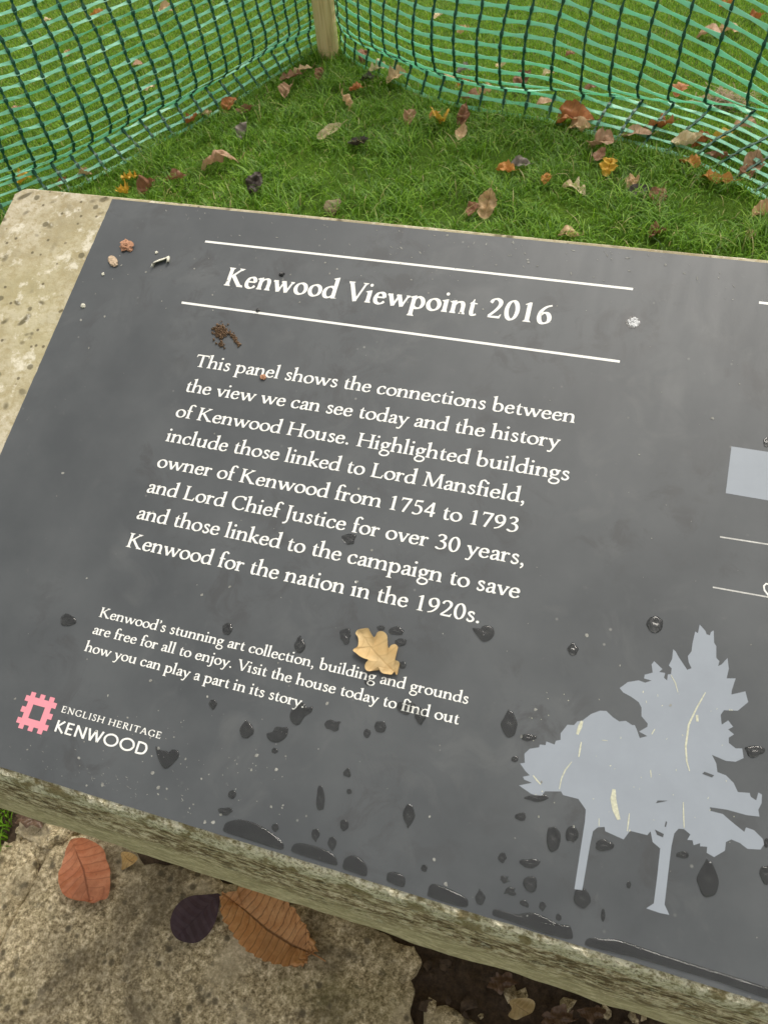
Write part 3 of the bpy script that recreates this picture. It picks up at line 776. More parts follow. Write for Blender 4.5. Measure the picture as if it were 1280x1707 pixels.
F = [tuple(range(n_)), tuple(range(2*n_ - 1, n_ - 1, -1))] + [(j, n_ + j, n_ + (j+1) % n_, (j+1) % n_) for j in range(n_)]
panel = mesh_obj('panel', V, F, M_PANEL, lectern); panel.matrix_basis = panel_m

zc = [0]
def flat(name, polys, mat, base_z=0.00006):
    """flat print lying on the panel; each pen stroke a hair above the one before"""
    V = []; F = []
    for q in polys:
        zc[0] = (zc[0] + 1) % 14
        z = base_z + zc[0] * 5e-6
        if q[0] == 'poly':
            b = len(V); V += [(p[0], p[1], z) for p in q[1]]; F.append(tuple(range(b, len(V))))
        else:
            L, R = q[1], q[2]; b = len(V)
            for a, c in zip(L, R): V += [(a[0], a[1], z), (c[0], c[1], z)]
            for i in range(len(L) - 1): F.append((b + 2*i, b + 2*i + 1, b + 2*i + 3, b + 2*i + 2))
    return mesh_obj(name, V, F, mat, panel)
def text_line(text, u0, v0, u1, sc, T=21, th=9.5, sans=False, track=0, mat=None, skip=0, slope=0.0):
    wd, out = layout(text, T, th, sans, track)
    ink = wd - 8 - track
    sx = (u1 - u0) / ink
    pol = []
    for q in out:
        pol.append(tuple([q[0]] + [[(u0 + (p.x - skip) * sx, v0 + p.y * sc + slope * (p.x - skip) * sx) for p in part] for part in q[1:]]))
    o = flat('lettering', pol, mat or M_INK)
    print('TEXT', text[:18], 'sx/sc %.3f' % (sx / sc))
    return o
def bar(p0, p1, wd, mat=None, name='rule'):
    a = Vector(p0).to_2d(); b = Vector(p1).to_2d(); d_ = (b - a).normalized(); n = Vector((-d_.y, d_.x)) * wd / 2
    return flat(name, [('poly', [tuple(a + n), tuple(a - n), tuple(b - n), tuple(b + n)])], mat or M_INK)
bar(pan(342, 402), pan(1055, 481.5), 0.0024); bar(pan(303, 504), pan(1033, 602.5), 0.0024)
def line_px(text, p0, p1, sc, **k):
    a = pan(*p0); b = pan(*p1)
    return text_line(text, a.x, a.y, b.x, sc, slope=(b.y - a.y) / (b.x - a.x), **k)
line_px('Kenwood Viewpoint 2016', (372, 475), (916, 541), 0.0001285 * 1.03, T=31, th=13, track=8)
BS = 0.0000815
for t, p0, p1 in (('This panel shows the connections between', (322, 610), (957, 705)), ('the view we can see today and the history', (307, 652), (930, 747)),
        ('of Kenwood House. Highlighted buildings', (291, 694), (947, 801)), ('include those linked to Lord Mansfield,', (275, 735), (875, 839)),
        ('owner of Kenwood from 1754 to 1793', (260, 778), (862, 888)), ('and Lord Chief Justice for over 30 years,', (243, 820), (874, 943)),
        ('and those linked to the campaign to save', (226, 864), (864, 998)), ('Kenwood for the nation in the 1920s.', (209, 911), (800, 1040))):
    line_px(t, p0, p1, BS, T=24, th=11.5)
for t, p0, p1 in (("Kenwood's stunning art collection, building and grounds", (164, 1028), (779, 1174)), ('are free for all to enjoy. Visit the house today to find out', (153, 1056), (763, 1208)),
        ('how you can play a part in its story.', (140, 1085), (507, 1181))):
    line_px(t, p0, p1, 0.0000528, T=24, th=12)
line_px('ENGLISH HERITAGE', (101, 1187), (267, 1232), 0.0000315, T=24, th=14, track=16)
line_px('KENWOOD', (89, 1219), (242, 1260), 0.0000575, T=24, sans=True, track=6)
# crenellated square emblem
lg0 = pan(55.8, 1174.5); lg1 = pan(75.5, 1179.2); lg3 = pan(48, 1196.3)
e = (lg1.x - lg0.x); lu, lv = lg0.x, lg0.y
th_ = e * 0.50; k5 = (e + 2 * th_) / 5
pol = []
x0, x1, y1_, y0_ = lu - th_, lu + e + th_, lv + th_, lv - e - th_
pol += [('poly', [(x0, lv), (x1, lv), (x1, y1_), (x0, y1_)]), ('poly', [(x0, y0_), (x1, y0_), (x1, lv - e), (x0, lv - e)]),
        ('poly', [(x0, lv - e), (lu, lv - e), (lu, lv), (x0, lv)]), ('poly', [(lu + e, lv - e), (x1, lv - e), (x1, lv), (lu + e, lv)])]
tt = k5 * 0.8
for k in (0, 2, 4):
    a = x0 + k * k5; b = y0_ + k * k5
    pol += [('poly', [(a, y1_), (a + k5, y1_), (a + k5, y1_ + tt), (a, y1_ + tt)]), ('poly', [(a, y0_ - tt), (a + k5, y0_ - tt), (a + k5, y0_), (a, y0_)]),
            ('poly', [(x0 - tt, b), (x0, b), (x0, b + k5), (x0 - tt, b + k5)]), ('poly', [(x1, b), (x1 + tt, b), (x1 + tt, b + k5), (x1, b + k5)])]
flat('emblem', pol, M_PINK)
# print at the right-hand side of the picture
bx = pan(1219, 744); by = pan(1209, 822)
flat('printed_block', [('poly', [(bx.x, bx.y), (bx.x, by.y), (bx.x + 0.16, by.y - .001), (bx.x + 0.16, bx.y)])], M_BLUE)
q = pan(1265, 504); bar(q, (q.x + 0.25, q.y), 0.0024)
q = pan(1200, 895); q2 = pan(1280, 907.5); bar(q, q + (q2 - q) * 4, 0.0011, M_THIN)
q = pan(1188, 979); q2 = pan(1280, 995.5); bar(q, q + (q2 - q) * 4, 0.0011, M_THIN)
cv = [pan(*p) for p in ((1284, 975), (1277, 973), (1273, 977), (1274, 984), (1281, 993), (1290, 1000))]
Lc = []; Rc = []
for i, p in enumerate(cv):
    d_ = (cv[min(i+1, 5)] - cv[max(i-1, 0)]).normalized(); nn = Vector((-d_.y, d_.x)) * 0.0006
    Lc.append(tuple(p + nn)); Rc.append(tuple(p - nn))
flat('printed_curl', [('strip', Lc, Rc)], M_INK)
c4 = lambda L: [pan(820 + x * .3594, 1000 + y * .3594) for x, y in L]
c5 = lambda L: [pan(820 + x * .3594, 1300 + y * .3594) for x, y in L]
OUT = c4([(125,862),(185,850),(150,835),(143,822),(175,815),(155,795),(130,760),(152,757),(150,715),(175,692),(218,685),(222,672),(248,675),(252,658),(290,672),(296,655),(318,650),(318,620),(350,580),(380,582),(395,565),(420,560),(460,530),(500,515),(530,516),(560,545),(590,565),(620,562),(650,582),(662,582),(672,605),(685,642),(720,633),(682,612),(720,590),(722,575),(693,540),(693,500),(680,475),(645,450),(608,430),(592,410),(630,382),(680,374),(710,385),(740,375),(705,365),(708,348),(745,338),(740,300),(752,285),(790,322),(775,335),(803,340),(797,362),(812,375),(815,347),(830,345),(833,318),(820,305),(835,275),(840,230),(852,240),(865,265),(905,325),(925,318),(912,290),(908,262),(925,240),(930,200),(942,148),(955,155),(963,115),(990,145),(995,160),(1010,165),(1015,150),(1028,142),(1030,200),(1040,215),(1040,270),(1055,285),(1048,308),(1065,300),(1092,270),(1098,320),(1088,365),(1130,365),(1112,420),(1110,440),(1175,425),(1180,445),(1188,475),(1140,515),(1075,513),(1060,535),(1065,580),(1095,560),(1118,590),(1095,602),(1122,625),(1098,640),(1098,665),(1130,690),(1160,690),(1167,735),(1130,752),(1085,748),(1020,720),(1040,760),(1045,800),(1085,815),(1120,850)]) + \
    c5([(1140,58),(1195,62),(1200,80),(1225,97),(1235,60),(1252,70),(1250,110),(1235,140),(1240,172),(1180,165),(1090,140),(1010,128),(1012,145),(1070,160),(1110,195),(1170,243),(1178,222),(1215,235),(1255,275),(1262,300),(1245,325),(1185,322),(1150,295),(1110,278),(1085,290),(1080,330),(1030,360),(995,340),(998,312),(965,310),(965,295),(935,305),(930,282),(905,280),(920,255),(890,230),(865,228),(845,250),(832,310),(815,450),(800,580),(822,628),(780,620),(715,598),(750,575),(765,460),(780,320),(745,290),(735,240),(720,258),(640,238),(610,278),(525,240),(522,220),(490,222),(468,240),(455,300),(418,515),(382,508),(405,360),(430,200),(435,140),(400,90),(330,72),(320,55),(245,55),(230,75),(200,72),(180,65)])
OUT = [Vector(p) for p in OUT]
from mathutils.geometry import tessellate_polygon
tris = tessellate_polygon([[Vector((p.x, p.y, 0)) for p in OUT]])
mesh_obj('printed_tree_silhouette', [(p.x, p.y, 0.00004) for p in OUT], [tuple(t) for t in tris], M_BLUE, panel)
for tw in (c5([(760,110),(768,97),(815,98),(790,104)]), c5([(755,232),(797,253),(792,268),(765,256)]), c5([(800,218),(806,193),(812,198),(806,220)]), c4([(975,808),(985,798),(1030,815),(1020,825)])):
    flat('print_gap', [('poly', tw)], M_PANEL, 0.0001)  # panel-coloured patches added over the silhouette for the gaps in its print
def scratch(pts, wd):
    Lc = []; Rc = []; n = len(pts)
    for i, p in enumerate(pts):
        d_ = (pts[min(i+1, n-1)] - pts[max(i-1, 0)]).normalized(); k = wd * (0.35 + 0.65 * math.sin(math.pi * (i + .35) / (n - .3))) / 2
        nn = Vector((-d_.y, d_.x)) * k; Lc.append(tuple(p + nn)); Rc.append(tuple(p - nn))
    return ('strip', Lc, Rc)
SC = [scratch(c4([(418,563),(408,590),(395,625)]), .0028), scratch(c4([(414,660),(408,695),(402,730)]), .0012), scratch(c4([(370,752),(340,790),(322,830),(312,880)]), .0009),
      scratch(c4([(990,430),(950,500),(912,580),(898,680),(903,750),(916,795)]), .0013), scratch(c4([(830,350),(850,385),(862,430)]), .0007), scratch(c4([(190,815),(208,838),(226,857)]), .0011),
      scratch(c5([(566,45),(562,90),(572,140),(588,186)]), .0042), scratch(c5([(887,105),(888,165),(891,225)]), .0009), scratch(c5([(637,157),(632,200),(627,240)]), .0009), scratch(c5([(496,180),(496,215)]), .0006),
      scratch(c4([(510,652),(535,654)]), .0006), scratch(c4([(755,600),(740,625)]), .0009), scratch(c4([(950,535),(952,565)]), .0022), scratch(c4([(735,790),(738,825)]), .0008)]
for k in range(50):
    p = pan(rnd.uniform(880, 1230), rnd.uniform(1150, 1390))
    SC.append(scratch([p, p + Vector((rnd.uniform(-.0008, .0008), rnd.uniform(-.0015, .0015)))], rnd.uniform(.0003, .0009)))
flat('scratches', SC, M_SCRATCH, 0.00016)['kind'] = 'stuff'
SP = []
for k in range(420):       # dried splashes, grit and lichen specks over the whole panel
    px, py = rnd.uniform(0, 1280), rnd.uniform(330, 1650)
    if k % 3 == 0: px, py = rnd.gauss(700, 330), rnd.gauss(420, 45) + 0.07 * 700 - 30
    elif k % 3 == 1: px, py = rnd.uniform(0, 480), rnd.gauss(1240, 60) + 0.2 * px * 0.4
    p = pan(px, py)
    if not (PU0 + .004 < p.x and VB + .004 < p.y < PV0 - .004): continue
    rr = rnd.choice((.0003, .0004, .0005, .0008, .0013)) * rnd.uniform(.7, 1.3); a0 = rnd.uniform(0, 6)
    SP.append(('poly', [tuple(p + Vector((math.cos(a0 + j), math.sin(a0 + j))) * rr * rnd.uniform(.5, 1.2)) for j in range(6)]))
for k in range(40):
    px = rnd.uniform(0, 330); py = 1268 + px * .27 - abs(rnd.gauss(0, 22))
    p = pan(px, py); a0 = rnd.gauss(-.25, .5); ln = rnd.uniform(.0005, .0018); d_ = Vector((math.cos(a0), math.sin(a0))) * ln; q_ = Vector((-d_.y, d_.x)) * rnd.uniform(.06, .16)
    if p.y > VB + .004 and p.x > PU0 + .006: SP.append(('poly', [tuple(p - d_), tuple(p + q_), tuple(p + d_), tuple(p - q_)]))
for k in range(60):
    px = rnd.uniform(190, 1270); py = 336 + (px - 190) * .097 + abs(rnd.gauss(8, 22))
    p = pan(px, py); a0 = rnd.gauss(-.9, .5); ln = rnd.uniform(.0006, .0025); d_ = Vector((math.cos(a0), math.sin(a0))) * ln; q_ = Vector((-d_.y, d_.x)) * rnd.uniform(.1, .4)
    if p.y < PV0 - .004: SP.append(('poly', [tuple(p - d_), tuple(p + q_), tuple(p + d_), tuple(p - q_)]))
flat('splash_specks', SP, plain('chalky_splash', (0.26, 0.26, 0.235), 0.9, 0.2, 0.5, 200), 0.0002)['kind'] = 'stuff'

# ------------------------------------------------------------------ leaves
def outline_leaf(outline, rib, height, mat, name='leaf', rings=5, curl=None, m_basis=None):
    """leaf blade spanned between a traced outline and its midrib (all 2-D), z from curl(x, y, t)"""
    R = [Vector(p) for p in rib]; O = [Vector(p) for p in outline]; n = len(O)
    Lr = (R[-1] - R[0]).length; ax = (R[-1] - R[0]).normalized()
    foot = []
    for p in O:
        s = max(0.0, min(1.0, ((p - R[0]).dot(ax) + 0.10 * Lr) / (Lr * 1.0)))
        s = s * .94 + .03
        x = s * (len(R) - 1); i = min(int(x), len(R) - 2); foot.append((R[i].lerp(R[i+1], x - i), s))
    side = [1 if ax.cross(p - R[0]) > 0 else -1 for p in O] if hasattr(ax, 'cross') and False else [1 if ax.x * (p - R[0]).y - ax.y * (p - R[0]).x > 0 else -1 for p in O]
    V = []; F = []; UV = []
    for k in range(rings + 1):
        t = k / rings
        for p, (q, s), sd_ in zip(O, foot, side):
            c = q.lerp(p, t); V.append((c.x, c.y, curl(c.x, c.y, t, s))); UV.append((s, 0.5 + 0.5 * t * sd_))
    for k in range(rings):
        for j in range(n): F.append((k*n + j, (k+1)*n + j, (k+1)*n + (j+1) % n, k*n + (j+1) % n))
    return V, F, UV
def smooth_loop(P, n=3):
    P = [Vector(p) for p in P]; out = []; N = len(P)
    for i in range(N):
        a, b, c, d_ = P[i-1], P[i], P[(i+1) % N], P[(i+2) % N]
        for k in range(n):
            t = k / n; out.append(0.5*((2*b) + (c-a)*t + (2*a-5*b+4*c-d_)*t*t + (3*b-a-3*c+d_)*t*t*t))
    return out
def stalk(P, r0, r1, name, mat, parent):
    V = []; F = []; n = len(P)
    for i, p in enumerate(P):
        d_ = (P[min(i+1, n-1)] - P[max(i-1, 0)]).normalized(); a = d_.orthogonal().normalized(); b = d_.cross(a); rr = r0 + (r1 - r0) * i / (n - 1)
        for j in range(6): V.append(p + (a * math.cos(j * math.pi / 3) + b * math.sin(j * math.pi / 3)) * rr)
        if i:
            for j in range(6): F.append(((i-1)*6 + j, (i-1)*6 + (j+1) % 6, i*6 + (j+1) % 6, i*6 + j))
    F.append(tuple(range(5, -1, -1))); F.append(tuple((n-1)*6 + j for j in range(6)))
    return mesh_obj(name, V, F, mat, parent, smooth=True)

# the oak leaf on the panel
oo = [(310,330),(345,285),(420,270),(500,262),(530,310),(560,365),(592,402),(620,370),(642,330),(690,308),(750,325),(790,380),(795,450),(800,530),(815,562),(850,520),(910,505),(950,545),(945,600),(925,680),(912,745),(960,765),(980,810),(965,870),(948,960),(920,962),(912,925),(885,930),(860,965),(800,962),(735,950),(690,920),(662,862),(640,855),(600,885),(540,915),(480,905),(450,850),(470,790),(505,745),(450,725),(380,690),(330,650),(280,610),(285,580),(340,540),(352,480),(345,400),(320,360)]
op = [pan(560 + x / 9.14, 1020 + y / 9.14) for x, y in oo]
orib = [pan(560 + x / 9.14, 1020 + y / 9.14) for x, y in ((395, 320), (490, 480), (600, 620), (740, 770), (850, 880), (900, 925))]
oc = sum((Vector(p) for p in op), Vector((0, 0))) / len(op)
op = smooth_loop([Vector(p) - oc for p in op], 4); orib = [Vector(p) - oc for p in orib]
M_OAK = leaf_material('pale_oak_leaf', (0.62, 0.41, 0.17), (0.70, 0.52, 0.26), 5, 0.55, 0.8, 0.10, 0.6, 0.0004)
V, F, UV = outline_leaf(op, orib, 0, M_OAK, curl=lambda x, y, t, s: 0.0012 + 0.0034 * t * t * (0.75 + 0.5 * nz(x * 60, y * 60, 1)) + 0.0008 * nz(x * 150, y * 150, 3))
oak = mesh_obj('oak_leaf', V, F, M_OAK, None, smooth=True, uv=UV)
oak.matrix_world = PM @ Matrix.Translation((oc.x, oc.y, 0))
tag(oak, 'pale tan lobed oak leaf lying on the dark panel over the small print', 'leaf')

# leaves on the paving
def traced_ground_leaf(name, px, rib, mat, label, z0, curl, n=4, stem=None):
    P = [gnd(*p).to_2d() for p in px]; Rb = [gnd(*p).to_2d() for p in rib]
    c = sum(P, Vector((0, 0))) / len(P)
    P = smooth_loop([p - c for p in P], n); Rb = [p - c for p in Rb]
    V, F, UV = outline_leaf(P, Rb, 0, mat, rings=8, curl=curl)
    o = mesh_obj(name, V, F, mat, None, smooth=True, uv=UV); o.location = (c.x, c.y, z0); tag(o, label, 'leaf')
    if stem:
        Q = [gnd(*p).to_2d() - c for p in stem]
        stalk([Vector((q.x, q.y, 0.004)) for q in Q], 0.0011, 0.0007, 'stalk', mat, o)
    return o
M_BEECH = leaf_material('russet_beech_leaf', (0.50, 0.155, 0.06), (0.62, 0.25, 0.12), 8, 0.55, 0.55, 0.5, 0.5)
traced_ground_leaf('beech_leaf', [(122,1408),(135,1403),(155,1406),(178,1420),(184,1440),(190,1455),(191,1480),(186,1502),(174,1506),(163,1511),(150,1508),(130,1505),(113,1495),(107,1470),(112,1445),(115,1425)],
    [(126,1404),(134,1430),(145,1455),(150,1480),(155,1508)], M_BEECH, 'rusty red beech leaf lying at the left corner of the paving slab', 0.010,
    lambda x, y, t, s: 0.004 + 0.010 * t * t * (0.6 + nz(x * 22, y * 22, 1)) + 0.0012 * math.sin(s * 46 - t * 9))
M_PURP = leaf_material('dark_purple_leaf', (0.055, 0.028, 0.038), (0.085, 0.050, 0.058), 7, 0.5, 0.8, 0.3, 0.4, 0.0005)
traced_ground_leaf('plum_leaf', [(369,1494),(368,1515),(362,1540),(350,1560),(332,1574),(312,1574),(296,1566),(288,1550),(289,1530),(300,1510),(318,1498),(340,1495),(355,1494)],
    [(370,1493),(350,1512),(328,1535),(308,1556),(296,1568)], M_PURP, 'dark purple oval leaf lying flat on the paving, touching the chestnut leaf', 0.009,
    lambda x, y, t, s: 0.002 + 0.002 * t * nz(x * 30, y * 30, 2))
M_CHEST = leaf_material('orange_chestnut_leaf', (0.62, 0.285, 0.10), (0.74, 0.40, 0.17), 16, 0.34, 0.38, 0.25, 0.5, 0.002, 0.85)
A = [(534,1592),(530,1576),(520,1562),(515,1548),(505,1537),(498,1522),(486,1512),(478,1502),(462,1496),(448,1490),(432,1486),(415,1482),(404,1484),(396,1492),(376,1492),(371,1500),(372,1522),(376,1540),(386,1553),(394,1566),(403,1578),(414,1590),(428,1599),(442,1607),(458,1612),(476,1617),(494,1618),(508,1618),(516,1612),(519,1598)]
def serrate(P, amp):
    out = []
    n = len(P)
    for i in range(n):
        a = Vector(P[i]); b = Vector(P[(i+1) % n]); d_ = b - a; nn = Vector((d_.y, -d_.x)).normalized()
        out += [tuple(a), tuple(a + d_ * .45 + nn * amp * .4), tuple(a + d_ * .8 + nn * amp)]
    return out
traced_ground_leaf('chestnut_leaf', serrate(A, 3.2), [(374,1493),(410,1520),(450,1555),(490,1580),(520,1592)], M_CHEST,
    'large orange brown sweet chestnut leaf with toothed edge on the paving', 0.010,
    lambda x, y, t, s: 0.003 + 0.014 * t * (0.55 + 0.6 * nz(x * 12, y * 12, 5)) + 0.0016 * math.sin(s * 100 - t * 17), n=2, stem=[(518,1591), (530,1597), (545,1606)])
M_YEL = leaf_material('yellowed_leaf', (0.45, 0.27, 0.08), (0.55, 0.38, 0.16), 5, 0.5, 0.4, 0.6)
traced_ground_leaf('leaf_fragment', [(206,1424),(222,1426),(234,1434),(228,1444),(214,1450),(205,1452),(207,1438)], [(208,1426),(216,1436),(226,1442)], M_YEL,
    'torn yellow brown leaf fragment at the foot of the slab beside the red leaf', 0.008, lambda x, y, t, s: 0.003 + 0.008 * t * nz(x * 40, y * 40, 3))
M_BEIGE = leaf_material('beige_crumpled_leaf', (0.50, 0.36, 0.17), (0.62, 0.50, 0.28), 5, 0.5, 0.7, 0.3)
traced_ground_leaf('leaf', [(848,1672),(862,1666),(880,1666),(891,1674),(886,1690),(870,1698),(858,1703),(846,1696),(852,1684)], [(852,1672),(865,1682),(880,1692)], M_BEIGE,
    'small crumpled beige leaf on the dark soil below the lectern', 0.006, lambda x, y, t, s: 0.004 + 0.010 * t * nz(x * 60, y * 60, 6))
M_BRN = leaf_material('brown_wet_leaf', (0.13, 0.075, 0.045), (0.20, 0.13, 0.085), 7, 0.5, 0.6, 0.4, 0.35)
for (px, py, s_, lab) in ((985, 1690, 24, 'wet dark brown leaf half buried in the soil right of the beige leaf'), (835, 1640, 26, 'wet brown leaf scrap pressed into soil close under the slab edge'), (60, 1372, 26, 'brown dead leaf among the broken stones beside the grass tuft'), (930, 1700, 30, 'dull brown leaf lying on soil at the bottom edge, beside the beige leaf')):
    pts = [(px + s_ * math.cos(a) * rnd.uniform(.55, 1.2), py + s_ * .7 * math.sin(a) * rnd.uniform(.5, 1.25)) for a in [j * math.pi / 10 for j in range(20)]]
    traced_ground_leaf('leaf', pts, [(px - s_ * .8, py - 3), (px, py), (px + s_ * .8, py + 3)], M_BRN, lab, 0.003 if px != 60 else 0.016, lambda x, y, t, s: 0.005 + 0.012 * t * nz(x * 70, y * 70, 6) + .004 * nz(x * 160, y * 160, 2))

# leaves in the grass: (pixel, length px, kind, colour, heading, pitch, roll, label)
LM = {
 'tan': leaf_material('tan_leaf', (0.56, 0.36, 0.18), (0.68, 0.48, 0.27), 7, 0.5, 0.6, 0.3),
 'pink': leaf_material('pinkish_leaf', (0.46, 0.26, 0.15), (0.56, 0.36, 0.22), 8, 0.5, 0.6, 0.3),
 'orange': leaf_material('orange_leaf', (0.52, 0.20, 0.035), (0.60, 0.30, 0.07), 8, 0.5, 0.6, 0.3),
 'yellow': leaf_material('yellow_leaf', (0.68, 0.36, 0.03), (0.72, 0.46, 0.06), 7, 0.5, 0.6, 0.2),
 'brown': leaf_material('brown_leaf', (0.24, 0.105, 0.05), (0.33, 0.17, 0.09), 8, 0.5, 0.6, 0.3),
 'russet': leaf_material('russet_leaf', (0.42, 0.14, 0.04), (0.52, 0.21, 0.07), 8, 0.5, 0.6, 0.3),
 'dark': leaf_material('blackened_leaf', (0.045, 0.034, 0.030), (0.09, 0.07, 0.055), 7, 0.5, 0.8, 0.3),
 'grey': leaf_material('grey_leaf', (0.22, 0.18, 0.15), (0.32, 0.27, 0.23), 7, 0.5, 0.7, 0.3),
 'cream': leaf_material('cream_leaf', (0.66, 0.50, 0.27), (0.74, 0.62, 0.40), 7, 0.5, 0.7, 0.2),
 'olive': leaf_material('mottled_olive_leaf', (0.16, 0.13, 0.05), (0.28, 0.21, 0.11), 7, 0.5, 0.7, 0.5)}
def leaf_outline(kind, Lh, rs):
    out = []
    n = 30
    def wid(s):
        if kind == 'oak': return (0.34 * math.sin(math.pi * s) ** .6) * (0.74 + 0.30 * math.cos(s * 6 * math.pi + 2.6))
        if kind == 'long': return 0.19 * math.sin(math.pi * s ** .9) ** .8 * (1 + 0.05 * math.sin(s * 90))
        if kind == 'maple': return 0.42 * math.sin(math.pi * s) ** .5 * (0.7 + 0.4 * abs(math.cos(s * 2.5 * math.pi)))
        return 0.33 * math.sin(math.pi * s ** .85) ** .75
    for i in range(n): s = i / n; out.append(((s - .5) * Lh, max(.004, wid(s)) * Lh))
    for i in range(n): s = 1 - i / n; out.append(((s - .5) * Lh, -max(.004, wid(s)) * Lh * rs.uniform(.85, 1.1)))
    return out
NL = [0]
def grass_leaf(px, py, size, kind, colour, head, pitch, roll, label, fold=0.35, z=None):
    rs = random.Random(NL[0]); NL[0] += 1
    p0 = gnd(px, py, 0.03); dist = (p0 - CAM).length; Lh = size * dist / FPX * 0.95
    O = leaf_outline(kind, Lh, rs); rib = [(-Lh * .5, 0), (0, 0), (Lh * .5, 0)]
    bend = rs.uniform(-1.4, 1.6); sd0 = NL[0]; crump = rs.choice((0.2, 0.7, 1.0, 1.5))
    O = [(x * (1 + .05 * nz(x * 90, y * 90, sd0)), y * (1 + .30 * nz(x / Lh * 3, y / Lh * 2, sd0 + 1) + .12 * nz(x / Lh * 14, y / Lh * 14, sd0))) for x, y in O]
    V, F, UV = outline_leaf(O, rib, 0, None, rings=6, curl=lambda x, y, t, s: fold * abs(y) + Lh * (bend * 0.5 * ((s - .5) * 2) ** 2 * .3 + (0.10 * nz(x / Lh * 3, y / Lh * 3, sd0) + 0.16 * crump * nz(x / Lh * 5.5, y / Lh * 5.5, sd0 + 3) + crump * 0.9 * (abs(y) / Lh) ** 1.5)))
    nm = {'oak': 'oak_leaf', 'maple': 'maple_leaf', 'long': 'chestnut_leaf'}.get(kind, 'beech_leaf')
    o = mesh_obj(nm, V, F, LM[colour], None, smooth=True, uv=UV)
    o.rotation_euler = (math.radians(roll), math.radians(-pitch), math.radians(head))
    hz = abs(math.sin(math.radians(pitch))) * Lh * .42 + abs(math.sin(math.radians(roll))) * Lh * .2
    zz = 0.014 + hz * .55 if z is None else z
    p = gnd(px, py, zz); o.location = (p.x, p.y, zz)
    stalk([Vector((Lh * .49, 0, bend * .15 * Lh)), Vector((Lh * .6, .01 * Lh, bend * .15 * Lh + .03 * Lh)), Vector((Lh * .72, -.02 * Lh, bend * .1 * Lh + .08 * Lh))], Lh * .012, Lh * .008, 'stalk', LM[colour], o)
    tag(o, label, 'leaf', 'fallen leaves in the grass')
    return o
